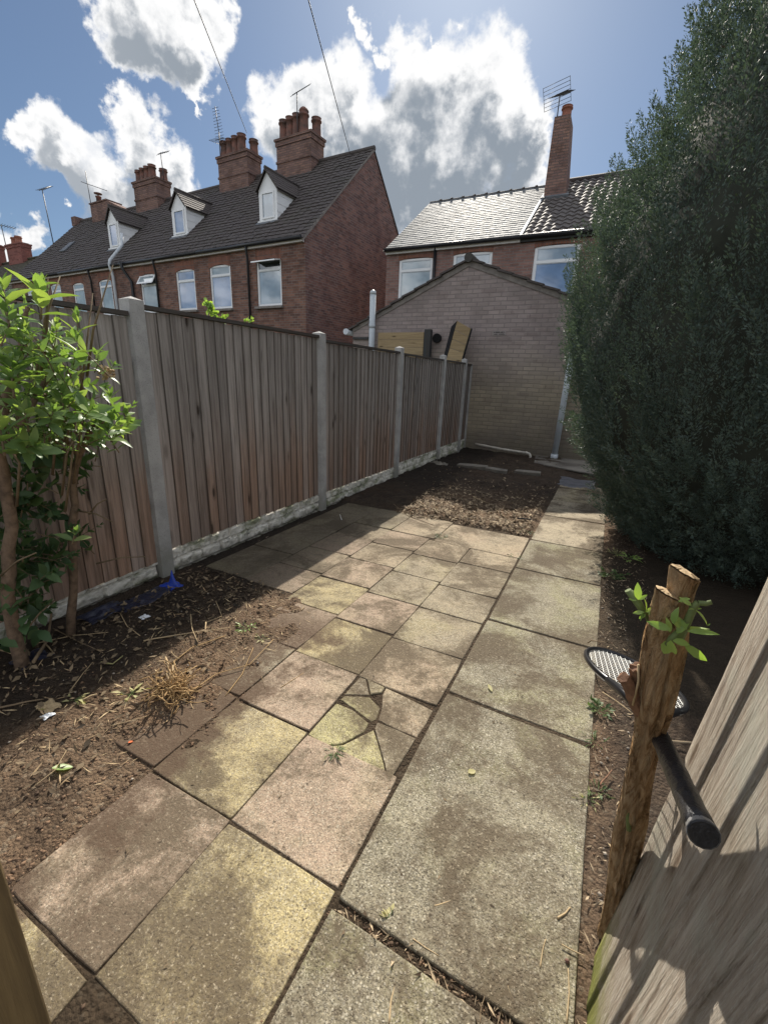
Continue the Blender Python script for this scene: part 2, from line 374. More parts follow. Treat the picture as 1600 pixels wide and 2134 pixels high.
def concrete_post():
    n = mat('post_concrete'); p = n.pos
    c = n.mix(n.step(n.noise(p, 5, 6, .65), .35, .7), (.42, .41, .395), (.30, .295, .285))
    c = n.mix(n.step(n.vor(p, 95), .1, .3, .5, 0), c, (.14, .135, .125))
    z = n.xyz(p)[2]
    c = n.mix(n.step(n.math('ADD', z, n.math('MULTIPLY', n.noise(p, 7, 4), .5)), .3, .62, .55, 0), c, (.15, .145, .10))
    c = n.mix(n.step(z, 1.80, 1.84, 0, .5), c, (.44, .40, .34))
    n.out(c, .93, n.bump(n.noise(p, 80, 5, .7), .5, .005), .2)
concrete_post()
def gravel_board():
    n = mat('rock_face_concrete'); p = n.pos
    c = n.mix(n.step(n.noise(p, 9, 6, .65), .35, .7), (.68, .65, .58), (.48, .455, .39))
    c = n.mix(n.step(n.noise(n.scl(p, (1, .7, 1.6)), 5, 6, .65), .46, .64, 0, .8), c, (.14, .16, .075))
    c = n.mix(n.step(n.noise(n.scl(p, (1, 1, 1.6)), 13, 6, .68), .54, .70, 0, .7), c, (.05, .045, .036))
    z = n.xyz(p)[2]
    c = n.mix(n.step(n.math('ADD', z, n.math('MULTIPLY', n.noise(p, 11, 5), .14)), .06, .13, .7, 0), c, (.085, .075, .055))
    n.out(c, .95, n.bump(n.noise(p, 40, 6, .7), .7, .012), .15)
gravel_board()

def q_x(n, p): return n.xyz(p)
def slab_mat(name, c1, c2, agg=.5, tint=None):
    n = mat(name); p = n.pos; r = n.rnd
    off = n.n('ShaderNodeCombineXYZ', {0: n.math('MULTIPLY', r, 31.0), 1: n.math('MULTIPLY', r, 17.0)}).outputs[0]
    q = n.vmath('ADD', p, off).outputs[0]
    c = n.mix(n.step(n.noise(q, 3.4, 6, .6, .4), .34, .66), c1, c2)
    if tint: c = n.mix(n.step(n.noise(n.vmath('ADD', q, (7, 3, 0)).outputs[0], 2.6, 5, .6, .5), .46, .66, 0, .75), c, tint)
    # riven relief and streaks
    riv = n.noise(n.scl(q, (1, 2.2, 1)), 6, 6, .6, 1.4)
    c = n.mix(n.step(riv, .5, .7, 0, .3), c, tuple(min(1, x*1.35) for x in c1))
    # exposed aggregate: pale and dark grains
    vo = n.n('ShaderNodeTexVoronoi', {'Vector': n.scl(p, (1, 1, .2)), 'Scale': 115.0}); g = n.xyz(vo.outputs['Color'])
    grain = n.step(vo.outputs['Distance'], .30, .46, 1, 0)
    wear = n.step(n.noise(q, 4, 4, .6), .33, .58)
    c = n.mix(n.math('MULTIPLY', n.math('MULTIPLY', n.math('MULTIPLY', n.step(g[0], .60, .75), grain), wear), agg), c, (.60, .55, .44))
    c = n.mix(n.math('MULTIPLY', n.math('MULTIPLY', n.step(g[1], .62, .72), grain), agg*.8), c, (.075, .065, .05))
    vs = n.n('ShaderNodeTexVoronoi', {'Vector': n.scl(p, (1, 1, .2)), 'Scale': 230.0}); gs = n.xyz(vs.outputs['Color'])
    c = n.mix(n.math('MULTIPLY', n.step(gs[2], .72, .85), agg*.55), c, (.5, .46, .37))
    c = n.mix(n.step(n.noise(p, 170, 4, .75), .5, .72, 0, .55), c, tuple(x*.4 for x in c2))
    vf = n.n('ShaderNodeTexVoronoi', {'Vector': n.scl(p, (1, 1, .2)), 'Scale': 330.0}); gf = n.xyz(vf.outputs['Color'])
    c = n.mix(n.step(gf[0], .55, .95, 0, .5), c, tuple(x*.32 for x in c2))
    c = n.mix(n.step(gf[1], .8, .92, 0, .4), c, tuple(min(1, x*1.8) for x in c1))
    # dark organic grime drifting across the slabs
    dirt = n.step(n.math('ADD', n.noise(p, 1.9, 7, .66, .5), n.math('MULTIPLY', n.noise(p, 38, 4, .7), .22)), .545, .70)
    c = n.mix(n.math('MULTIPLY', dirt, .86), c, (.095, .072, .048))
    mot = n.noise(p, 15, 7, .72, .4)
    c = n.mix(n.step(mot, .50, .68, 0, .55), c, (.105, .085, .058))
    c = n.mix(n.step(n.noise(q, 95, 3, .8), .56, .70, 0, .55), c, (.5, .43, .31))
    fence_shade = n.step(q_x(n, p)[0], -1.45, -2.1, 0, .7)  # slabs darken towards the fence, its shadow put into their colour
    c = n.mix(fence_shade, c, (.055, .046, .034))
    pit = n.step(n.noise(p, 60, 4, .7), .60, .68)
    c = n.mix(n.math('MULTIPLY', pit, .8), c, (.05, .038, .027))
    # earth lying along the border with the bare soil
    px = n.xyz(p)
    lf = n.step(n.math('ADD', px[0], n.math('MULTIPLY', n.math('SUBTRACT', n.noise(p, 4.2, 7, .68), .5), 1.5)), -1.30, -1.06, 1, 0)
    lf = n.math('MULTIPLY', lf, n.step(px[1], 1.75, 2.1, 1, 0))
    lf = n.math('MULTIPLY', lf, n.step(n.noise(p, 75, 4, .7), .3, .55, .55, 1))
    c = n.mix(n.math('MULTIPLY', lf, .92), c, (.092, .062, .042))
    h = n.math('ADD', n.math('MULTIPLY', riv, .5), n.math('ADD', n.math('MULTIPLY', n.noise(p, 140, 5, .7), .35), n.math('MULTIPLY', grain, agg*.25)))
    n.out(c, .93, n.bump(h, .7, .009), .15)
slab_mat('slab_yellow', (.43, .355, .19), (.30, .25, .15), .5, (.32, .27, .18))
slab_mat('slab_moss', (.43, .385, .20), (.31, .28, .145), .5, (.38, .325, .19))
slab_mat('slab_pink', (.40, .30, .22), (.285, .22, .16), .45, (.33, .27, .18))
slab_mat('slab_buff', (.39, .315, .215), (.28, .23, .16), .5, (.36, .27, .19))
slab_mat('slab_grey', (.325, .27, .185), (.225, .19, .135), .6, (.32, .275, .16))
slab_mat('slab_big', (.27, .24, .17), (.16, .142, .103), .8, (.26, .245, .13))
slab_mat('slab_big_pale', (.42, .355, .255), (.31, .265, .195), .25, (.36, .31, .22))

def soil():
    n = mat('soil'); p = n.pos; q = n.xyz(p)
    c = n.mix(n.step(n.noise(p, 7, 7, .68), .35, .68), (.235, .163, .106), (.092, .064, .044))
    red = n.step(n.noise(p, 1.7, 4), .45, .65)
    c = n.mix(n.math('MULTIPLY', red, .5), c, (.215, .135, .082))
    vo = n.n('ShaderNodeTexVoronoi', {'Vector': p, 'Scale': 85.0}); g = n.xyz(vo.outputs['Color'])
    c = n.mix(n.step(g[0], .86, .95, 0, .7), c, (.30, .235, .165))
    c = n.mix(n.step(n.noise(p, 130, 4, .75), .48, .7, 0, .75), c, (.028, .02, .016))
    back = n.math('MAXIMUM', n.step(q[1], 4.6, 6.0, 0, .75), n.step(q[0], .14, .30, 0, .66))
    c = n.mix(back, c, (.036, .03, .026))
    jt = n.math('MULTIPLY', n.step(q[0], -1.32, -1.24), n.math('MULTIPLY', n.step(q[0], .15, .18, 1, 0), n.step(q[1], 4.1, 4.25, 1, 0)))
    jt = n.math('MAXIMUM', jt, n.math('MULTIPLY', n.step(q[1], 2.0, 2.15), n.step(q[1], 4.1, 4.25, 1, 0)))
    c = n.mix(n.math('MULTIPLY', jt, .75), c, (.045, .036, .025))
    c = n.mix(n.step(n.math('ADD', q[0], n.math('MULTIPLY', n.noise(p, 3, 4), .5)), -1.75, -1.45, .8, 0), c, (.026, .022, .019))  # fence shadow over the border deepened in the soil colour
    h = n.math('ADD', n.noise(p, 38, 7, .72), n.math('MULTIPLY', vo.outputs['Distance'], -.4))
    n.out(c, .97, n.bump(h, 1.0, .03), .1)
soil()
def outer():
    n = mat('outer_ground'); p = n.pos
    c = n.mix(n.step(n.noise(p, .4, 6), .4, .65), (.06, .07, .03), (.11, .085, .055))
    n.out(c, .95, n.bump(n.noise(p, 12, 6, .7), .8, .04), .1)
outer()
simple('yard_concrete', (.22, .20, .17), .9, .5, 2.2, .5, 40, dark=(.07, .06, .05))
simple('stone', (.20, .18, .15), .9, .45, 6, .5, 40)

def flake_mat(name, a, b, dark=(.05, .035, .022), rough=.85):
    n = mat(name); i = n.isl
    c = n.ramp(i, [(0, dark), (.3, b), (.7, a), (1, tuple(min(1, x*1.35) for x in a))])
    n.out(c, rough, None, .2)
flake_mat('chips', (.33, .255, .165), (.15, .11, .072))
flake_mat('crumbs', (.18, .115, .072), (.10, .066, .044), (.045, .031, .022))
flake_mat('dead_leaves', (.16, .12, .075), (.09, .066, .042), (.03, .024, .018))
flake_mat('pebbles', (.34, .29, .23), (.20, .17, .14), (.10, .08, .07))
flake_mat('dry_stem', (.42, .32, .19), (.36, .26, .15), (.30, .21, .12))
flake_mat('dark_stem', (.20, .145, .09), (.16, .115, .07), (.12, .08, .05))
flake_mat('straw', (.40, .27, .13), (.33, .21, .10), (.24, .15, .07))
flake_mat('red_petal', (.5, .13, .05), (.45, .11, .05), (.4, .1, .05))

def leafm(name, a, b, c3, trans=.45, rough=.5, spec=.4, tint=(1.25, 1.35, .45)):
    n = mat(name); i = n.isl
    col = n.ramp(i, [(0, a), (.5, b), (1, c3)])
    p = n.n('ShaderNodeBsdfPrincipled', {'Base Color': col, 'Roughness': rough, 'Specular IOR Level': spec})
    tcol = n.mix(1, col, tint, 'MULTIPLY')
    t = n.n('ShaderNodeBsdfTranslucent', {'Color': tcol})
    mx = n.n('ShaderNodeMixShader', {0: trans, 1: p.outputs[0], 2: t.outputs[0]})
    n.t.links.new(mx.outputs[0], n.n('ShaderNodeOutputMaterial').inputs[0])
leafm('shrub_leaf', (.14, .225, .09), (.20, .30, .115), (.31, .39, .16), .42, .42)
leafm('shrub_leaf_shaded', (.045, .085, .04), (.065, .12, .05), (.10, .16, .06), .35, .5)
leafm('sprout_leaf', (.20, .31, .09), (.27, .39, .11), (.35, .46, .14), .45, .4)
leafm('weed_leaf', (.05, .085, .03), (.075, .12, .04), (.13, .17, .06), .35, .55)
leafm('pale_leaf', (.36, .36, .16), (.42, .38, .18), (.5, .45, .24), .3, .6)
leafm('conifer_leaf', (.055, .082, .070), (.074, .106, .088), (.105, .138, .098), .22, .6, .4, (1.1, 1.2, .7))
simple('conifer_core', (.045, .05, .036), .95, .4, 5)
def bark():
    n = mat('stump_bark'); p = n.obj
    g = n.noise(n.scl(p, (55, 55, 7)), 1, 6, .65, 1.2)
    c = n.ramp(g, [(.26, (.09, .05, .026)), (.42, (.36, .22, .11)), (.56, (.52, .36, .21)), (.8, (.62, .47, .31))])
    n.out(c, .92, n.bump(n.math('ADD', g, n.math('MULTIPLY', n.noise(n.scl(n.obj, (160, 160, 22)), 1, 4, .7), .5)), 1.0, .03), .1)
bark()
simple('cut_wood', (.52, .38, .22), .8, .3, 40, .4, 120)
simple('torn_wood', (.22, .115, .065), .85, .4, 60, .5, 120)
simple('shrub_bark', (.20, .135, .088), .9, .5, 30, .8, 70)
simple('green_stem', (.13, .17, .055), .6, .3, 30)
simple('woody_stem', (.20, .145, .085), .8, .4, 30)

# ------------------------------------------------------------------ setting: ground, paving, soil
def build_ground():
    b = MB(); s = 900; z = -.20
    b.quad((-s, -s, z), (s, -s, z), (s, s, z), (-s, s, z))
    b.build('ground', M['outer_ground'], kind='structure')
build_ground()

XB = [(-2, -1.15), (-.2, -1.22), (.33, -1.34), (.56, -1.30), (.82, -1.34), (1.02, -1.31), (1.36, -1.34), (1.6, -1.38), (1.78, -1.48), (2.02, -1.56), (2.2, -1.7), (9, -1.7)]
def xb(y):
    for (a, p), (b2, q) in zip(XB, XB[1:]):
        if a <= y <= b2: return p + (q-p)*(y-a)/(b2-a)
    return XB[0][1] if y < 0 else XB[-1][1]
def sst(t): t = max(0, min(1, t)); return t*t*(3-2*t)
def soil_z(x, y):
    nz = mnoise.fractal((x*6, y*6, 0), 1, 2, 5); n2 = mnoise.fractal((x*1.7, y*1.7, 3), 1, 2, 3); n3 = mnoise.fractal((x*28, y*28, 1), 1, 2, 3)
    d = min(xb(y)-x, 2.09-y)
    left = sst((d + nz*.14 + n3*.05 + .05)/.5)
    z = -.0055 + .003*nz + left*(.030 + .020*n2 + .012*nz + .006*n3)*(1-.8*sst((-2.2-x)/.3))
    if y > 3.4 and x < -.3:
        db = min((y-4.16)/.12, (-.47-x)/.05); db = db if x > -1.22 else min(db, (y-4.2)/.12)
        bk = sst(db+nz*.5); z += bk*(.022 + .02*nz + .03*n2 + .006*n3)
    if x > .15: z += sst((x-.165)/.05)*(.004 + .012*nz + .004*n3) + sst((x-.4)/1.2)*.04
    return z
def build_soil():
    xs = np.concatenate([np.arange(-2.75, .6, .03), np.arange(.6, 4.01, .15)]); ys = np.concatenate([np.arange(-2.0, .1, .12), np.arange(.1, 2.6, .03), np.arange(2.6, 9.3, .06)])
    V = [(x, y, soil_z(x, y)) for y in ys for x in xs]; nx = len(xs)
    Fq = [(j*nx+i, j*nx+i+1, (j+1)*nx+i+1, (j+1)*nx+i) for j in range(len(ys)-1) for i in range(nx-1)]
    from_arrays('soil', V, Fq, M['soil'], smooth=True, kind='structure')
build_soil()

def slab(poly, mname, parent, name='paving_slab', top=0.0, th=.045, tilt=0):
    """poly: ground-plan corners counter-clockwise; slightly worn, rounded edge"""
    b = MB(); c = sum((Vector((p[0], p[1], 0)) for p in poly), Vector())/len(poly)
    P = []
    for k, (p, q) in enumerate(zip(poly, poly[1:]+poly[:1])):
        L = math.dist(p, q); m = max(1, int(L/.06))
        for t in range(m):
            f = t/m; x, y = p[0]+(q[0]-p[0])*f, p[1]+(q[1]-p[1])*f
            j = .0022*mnoise.noise((x*22, y*22, 1)) + .0018*mnoise.noise((x*70, y*70, 5))
            if t == 0: j -= .004
            d = Vector((x, y, 0))-c; d.normalize(); P.append((x+d.x*j, y+d.y*j))
    n = len(P); tz = random.uniform(-tilt, tilt); tx = random.uniform(-tilt, tilt)
    def zz(x, y, o): return top + o + (x-c.x)*tx + (y-c.y)*tz
    rings = []
    for inset, o in ((0, -th), (0, -.004), (.002, -.001), (.005, 0)):
        r = []
        for x, y in P:
            d = Vector((c.x-x, c.y-y)); L = d.length; d /= L
            r.append((x+d.x*inset, y+d.y*inset, zz(x, y, o)))
        rings.append(r)
    i0 = 0
    for r in rings: b.v += r
    for k in range(3):
        for j in range(n): b.f.append((k*n+j, k*n+(j+1) % n, (k+1)*n+(j+1) % n, (k+1)*n+j)); b.m.append(0); b.sm.append(False)
    b.f.append(tuple(3*n+j for j in range(n))); b.m.append(0); b.sm.append(False)
    return b.build(name, M[mname], parent)
def rect(x0, x1, y0, y1, g=.0012, sk=0):
    j = lambda: random.uniform(-.003, .003)
    return [(x0+g+j(), y0+g+sk+j()), (x1-g+j(), y0+g-sk+j()), (x1-g+j(), y1-g-sk+j()), (x0+g+j(), y1-g+sk+j())]

patio = empty('patio', (-.9, 1.5, 0), label='patio of small square pink, yellow and grey paving slabs beside the fence', cat='patio', kind='structure'); patio.location = (0, 0, 0)
XA, XBc, XC, XD, XE, XF = -.467, -.884, -1.278, -1.69, -2.10, -2.52
for x1, x0, rows in (
    (XA, XBc, [(.305, .74, 'yellow'), (.745, 1.16, 'pink'), (1.575, 1.96, 'buff'), (1.965, 2.36, 'grey'), (2.365, 2.73, 'grey'), (2.735, 3.19, 'grey'), (3.195, 3.53, 'buff')]),
    (XBc, XC, [(-.15, .30, 'yellow'), (.305, .745, 'pink'), (.75, 1.17, 'yellow'), (1.175, 1.585, 'pink'), (1.59, 1.98, 'yellow'), (1.985, 2.37, 'pink'), (2.375, 2.77, 'grey'), (2.775, 3.16, 'grey'), (3.165, 3.54, 'buff')]),
    (XC, XD, [(.76, 1.18, 'pink'), (1.19, 1.60, 'grey'), (1.605, 2.01, 'pink'), (2.015, 2.41, 'yellow'), (2.415, 2.81, 'pink'), (2.815, 3.21, 'buff'), (3.215, 3.58, 'pink')]),
    (XD, XE, [(2.09, 2.44, 'pink'), (2.445, 2.84, 'buff'), (2.845, 3.25, 'pink'), (3.255, 3.60, 'buff'), (3.605, 4.17, 'grey')]),
    (XE, XF, [(2.1, 2.62, 'grey'), (2.625, 3.3, 'grey'), (3.305, 4.17, 'grey')])):
    for y0, y1, c in rows: slab(rect(x0, x1, y0, y1), 'slab_'+c, patio, top=random.uniform(-.002, .003), tilt=.004)
slab(rect(-1.235, XA, 3.545, 4.10), 'slab_buff', patio); slab(rect(-1.69, -1.24, 3.60, 4.16), 'slab_buff', patio)
def r8(*l): return [tuple(gnd(500+x/2, 1000+y/2)[:2]) for x, y in l]
for pc, c in ((((285, 1060), (360, 1106), (425, 1099), (518, 1050), (537, 1013), (470, 957), (402, 930)), 'moss'), (((418, 915), (470, 950), (545, 1006), (570, 1000), (586, 950), (541, 904), (431, 900)), 'moss'),
              (((434, 895), (539, 896), (525, 829), (505, 815)), 'grey'), (((529, 829), (544, 895), (592, 889), (605, 865)), 'grey'),
              (((609, 867), (594, 893), (589, 950), (575, 1002), (737, 1072), (803, 960)), 'buff'), (((366, 1110), (427, 1104), (522, 1056), (557, 1040), (601, 1190), (612, 1264)), 'moss'), (((561, 1036), (605, 1190), (617, 1263), (733, 1078), (572, 1010)), 'grey')):
    pc = r8(*pc); cc = [sum(q[t] for q in pc)/len(pc) for t in (0, 1)]; pc = [(q[0]+(q[0]-cc[0])*.028, q[1]+(q[1]-cc[1])*.028) for q in pc]; ar = sum((p[0]*q[1]-q[0]*p[1]) for p, q in zip(pc, pc[1:]+pc[:1]))
    slab(pc[::-1] if ar < 0 else pc, 'slab_'+c, patio, 'broken_slab', top=random.uniform(-.003, .003), tilt=.008)

path = empty('path', (0, 0, 0), label='straight path of large grey aggregate slabs running to the brick outbuilding', cat='path', kind='structure')
for y0, y1, c, sk in ((-.3, .685, 'slab_big', .012), (.71, 1.67, 'slab_big', .008), (1.685, 2.43, 'slab_big', .005), (2.44, 3.33, 'slab_big', .004), (3.34, 4.08, 'slab_big', 0), (4.09, 4.98, 'slab_big_pale', 0), (5.0, 5.76, 'slab_big_pale', -.01), (5.77, 6.54, 'slab_grey', -.01), (6.56, 6.85, 'slab_grey', 0)):
    slab(rect(-.457, .165, y0, y1, .0025, sk), c, path, top=random.uniform(-.003, .005), tilt=.004)
def yard():
    b = MB(); b.prism([(-1.05, 8.2, .012), (.5, 7.5, .012), (.5, 9.1, .012), (-1.15, 9.1, .012)], (0, 0, .02)); b.build('concrete_apron', M['yard_concrete'], kind='structure')
yard()

# flat stones half buried in the dark bed by the wall
for k, (px, py, w, d, rz, lab) in enumerate(((1100, 985, .40, .26, .1, 'flat broken slab lying in the dark bed by the wall, the rightmost of three'), (1035, 980, .34, .22, .2, 'flat broken slab lying in the dark bed, between two others'), (985, 972, .5, .25, -.1, 'flat broken slab lying in the dark bed, nearest the fence'))):
    p = gnd(px, py, .03); o = empty('stone_slab', (p.x, p.y, .05), rz); 
    po = [(p.x+w*x, p.y+d*y) for x, y in ((-.5, -.45), (.1, -.5), (.5, -.4), (.46, .45), (-.2, .5), (-.5, .35))]
    bpy.data.objects.remove(o); q = slab(po, 'stone', None, 'stone_slab', top=.055, th=.06, tilt=.05); tag(q, lab, 'stone slab', 'broken slabs in the dark bed')

# ------------------------------------------------------------------ left fence
FX = -2.60
POST_Y = [.0, 1.855, 3.79, 5.66, 7.42, 8.66]; POST_Y[0] = -.02
fence = empty('fence', (FX, 4.3, 0), label='tall weathered timber fence with concrete posts along the left side of the garden', cat='fence')
def fpart(b, name, m, **kw): return b.build(name, m, fence, off=(FX, 4.3, 0), **kw)
TOPS = [1.735, 1.725, 1.775, 1.745, 1.735, 1.735, 1.725]
ys = [-1.9]+POST_Y+[9.08]
for k in range(1, 7):
    b = MB(); y = POST_Y[k-1]; w, t = .094, .095; zt = 1.795
    pr = [(FX, y-w/2), (FX, y+w/2), (FX-t, y+w/2), (FX-t, y-w/2)]
    for i in range(4):
        (x0, y0), (x1, y1) = pr[i], pr[(i+1) % 4]
        b.quad((x0, y0, -.1), (x1, y1, -.1), (x1, y1, zt), (x0, y0, zt)); b.quad((x0, y0, zt), (x1, y1, zt), (FX-t/2, y, zt+.02))
    fpart(b, 'post', M['post_concrete'])
for k in range(len(ys)-1):
    y0, y1 = ys[k]+.054, ys[k+1]-.054
    if k == len(ys)-2: y0, y1 = ys[k]+.054, 9.05
    top = TOPS[k]; zb = [.145, .12, .18, .18, .215, .23, .23][k]
    # rock faced gravel board
    b = MB(); ny, nz = int((y1-y0)/.012), 24; V = []
    for j in range(nz+1):
        for i in range(ny+1):
            yy = y0+(y1-y0)*i/ny; zz = -.08+(zb+.08)*j/nz
            row = int((zz+.08)/.085); cell = math.floor(yy/.19+row*.5); fr = (yy/.19+row*.5) % 1; fz = ((zz+.08)/.085) % 1
            edge = min(fr, 1-fr)*.19; ez = min(fz, 1-fz)*.085
            prot = .026*min(1, edge/.014)*min(1, ez/.012) + .010*mnoise.fractal((yy*18, zz*24, row*3), 1, 2, 5)+.008*mnoise.noise((cell*3.3, row*7.7, 0))
            V.append((FX-.055+prot, yy, zz))
    b.v = V; n1 = ny+1
    for j in range(nz):
        for i in range(ny): b.f.append((j*n1+i, j*n1+i+1, (j+1)*n1+i+1, (j+1)*n1+i)); b.m.append(0); b.sm.append(False)
    b.box2((FX-.085, y0, -.08), (FX-.06, y1, zb-.002))
    fpart(b, 'gravel_board', M['rock_face_concrete'])
    # feather-edge boards
    b = MB(); nb = max(3, round((y1-y0)/.092)); bw = (y1-y0)/nb; xf = FX-.022
    for i in range(nb):
        a = y0+i*bw; e = min(a+bw+.022, y1); dz = random.uniform(-.006, .003); dx = random.uniform(-.003, .003); tl = random.uniform(-.002, .002)
        lip = random.uniform(.016, .022)
        poly = [(xf-lip+.006+dx, a, zb), (xf-lip+.002+dx, a, zb), (xf-.004+dx, e, zb), (xf+.006+dx+.004, e, zb)]
        poly = [(xf+.003+dx, a, zb), (xf-.012+dx, a, zb), (xf-.024+dx, e, zb), (xf-.014+dx, e, zb)]
        b.prism(poly, (tl, 0, top-.03+dz-zb)); b.m[-4] = 1
    b.box2((FX-.09, y0, top-.35), (FX-.055, y1, top-.27)); b.box2((FX-.09, y0, .5), (FX-.055, y1, .58))
    p = fpart(b, 'fence_panel', [M['fence_wood'], M['fence_edge']])
    b = MB(); b.box2((FX-.068, y0, top-.024), (FX-.006, y1, top)); c = fpart(b, 'capping_rail', M['fence_cap']); c.parent = p
b = MB(); b.box2((FX-.07, 9.055, -.05), (FX-.005, 9.095, 1.73)); fpart(b, 'end_batten', M['post_concrete'])

# ------------------------------------------------------------------ roofs, walls, windows: shared builders
def wall_xz(b, x0, x1, z0, z1, y, holes, depth=.09, m=0):
    """wall face looking towards -Y with rectangular openings and their reveals"""
    xs = sorted({x0, x1, *[v for h in holes for v in h[:2]]}); zs = sorted({z0, z1, *[v for h in holes for v in h[2:]]})
    for a, c in zip(xs, xs[1:]):
        for d, e in zip(zs, zs[1:]):
            mx, mz = (a+c)/2, (d+e)/2
            if any(h[0] < mx < h[1] and h[2] < mz < h[3] for h in holes): continue
            b.quad((a, y, d), (c, y, d), (c, y, e), (a, y, e), m=m)
    for a, c, d, e in holes:
        Y = y+depth
        b.quad((a, y, d), (a, y, e), (a, Y, e), (a, Y, d), m=m); b.quad((c, y, e), (c, y, d), (c, Y, d), (c, Y, e), m=m)
        b.quad((a, y, e), (c, y, e), (c, Y, e), (a, Y, e), m=m); b.quad((c, y, d), (a, y, d), (a, Y, d), (c, Y, d), m=m)
def tiled(b, P0, U, V, lu, lv, tile, gauge, amp=.014, lip=.022, sub=5, rng=random, rag=.004):
    """courses of lapped tiles with a rolled profile, laid from P0 (eave corner) along U and up V"""
    P0, U, V = Vector(P0), Vector(U).normalized(), Vector(V).normalized(); N = U.cross(V).normalized()
    nt = max(1, round(lu/tile)); tw = lu/nt; ng = max(1, round(lv/gauge)); g = lv/ng
    for j in range(ng):
        for t in range(nt):
            i0 = len(b.v); dz = rng.uniform(-rag, rag); dv = rng.uniform(-rag, rag)
            for s_ in range(sub+1):
                f = s_/sub; u = (t+f)*tw; w = amp*(.5-.5*math.cos(2*math.pi*f)) if amp else 0
                p = P0+U*u; v0 = max(0, j*g+dv) if j else j*g
                b.v.append(tuple(p+V*v0+N*(w+lip+dz))); b.v.append(tuple(p+V*((j+1)*g+.01)+N*(w*.9+.002+dz))); b.v.append(tuple(p+V*v0+N*(w*.9-.004)))
            for s_ in range(sub):
                q = i0+3*s_; b.f.append((q, q+3, q+4, q+1)); b.f.append((q+2, q+5, q+3, q)); b.m += [0, 0]; b.sm += [False, False]
def window(root, off, x0, x1, z0, z1, y, trans=None, arch=0, pane=('glass_blind', 'glass_pale'), fw=.07, vent=None, sill=True, mull=None):
    """white frame set in an opening (x0..x1, z0..z1), its front plane at y (looking -Y); > pane(s), sill, vent sash"""
    b = MB(); t = .05
    def bar(a, c, d, e, dy=0): b.box2((a, y+dy, d), (c, y+t, e))
    bar(x0, x0+fw, z0, z1); bar(x1-fw, x1, z0, z1); bar(x0+fw, x1-fw, z0, z0+fw)
    if arch:
        top = [(x0+fw, y, z1-fw)] + [(x1-fw, y, z1-fw)] + [(x1-fw, y, z1-.02)] + [(x0+fw, y, z1-.02)]
        b.prism([(p[0], y, p[2]) for p in top], (0, t, 0))
    else: bar(x0+fw, x1-fw, z1-fw, z1)
    if trans: bar(x0+fw, x1-fw, trans-fw*.45, trans+fw*.45, -.006)
    if mull: bar(mull-fw*.4, mull+fw*.4, z0+fw, z1-fw)
    o = b.build('window', M['upvc'], root, off=off)
    cells = [(z0+fw, trans-fw*.45), (trans+fw*.45, z1-fw)] if trans else [(z0+fw, z1-fw)]
    for k, (d, e) in enumerate(cells):
        if vent and k == 1:
            g = MB(); g.box2((x0+fw, y+.030, d), (x1-fw, y+.036, e)); g.build('pane', M['glass_dark'], o, off=off)
            v = MB(); ang = vent; L = e-d+.06; s2, c2 = math.sin(ang), math.cos(ang); a0, a1 = x0+fw*.4, x1-fw*.4
            def P(u, w, q): return (a0+(a1-a0)*u, y-.02-w*s2*L-q*c2*.04, e+.02-w*c2*L+q*s2*.04*-1)
            for (u0, u1, w0, w1) in ((0, .08, 0, 1), (.92, 1, 0, 1), (.08, .92, 0, .13), (.08, .92, .87, 1)):
                v.prism([P(u0, w0, 0), P(u1, w0, 0), P(u1, w1, 0), P(u0, w1, 0)], Vector(P(0, 0, 1))-Vector(P(0, 0, 0)))
            v.build('open_sash', M['upvc'], o, off=off)
            v = MB(); v.prism([P(.08, .13, .3), P(.92, .13, .3), P(.92, .87, .3), P(.08, .87, .3)], (Vector(P(0, 0, 1))-Vector(P(0, 0, 0)))*.3); v.build('pane', M[pane[1]], o, off=off)
        else:
            g = MB(); g.box2((x0+fw, y+.022, d), (x1-fw, y+.03, e)); g.build('pane', M[pane[k if k < len(pane) else 0]], o, off=off)
            g = MB(); r = .02
            for (a, c2, d2, e2) in ((x0+fw, x0+fw+r, d, e), (x1-fw-r, x1-fw, d, e), (x0+fw+r, x1-fw-r, d, d+r), (x0+fw+r, x1-fw-r, e-r, e)): g.box2((a, y+.008, d2), (c2, y+.0215, e2))
            g.build('glazing_bead', M['upvc_grey'], o, off=off)
    if sill:
        b = MB(); b.box2((x0-.06, y-.14, z0-.075), (x1+.06, y-.002, z0-.003)); b.build('sill', M['mortar'], o, off=off)
    return o
def arch_lintel(b, x0, x1, z1, y, h=.30, rise=.09, proud=.004, m=0, seg=10, over=.02):
    """brick-on-end segmental arch over an opening; its curved soffit closes the corners of the opening"""
    for k in range(seg):
        f0, f1 = k/seg, (k+1)/seg
        def zl(f): return z1-rise*(2*f-1)**2
        a, c = x0-over+(x1-x0+2*over)*f0, x0-over+(x1-x0+2*over)*f1
        b.quad((a, y-proud, zl(f0)), (c, y-proud, zl(f1)), (c, y-proud, z1+h*.8+rise*.1), (a, y-proud, z1+h*.8+rise*.1), m=m)
        b.quad((a, y-proud, zl(f0)), (a, y+.06, zl(f0)), (c, y+.06, zl(f1)), (c, y-proud, zl(f1)), m=m)
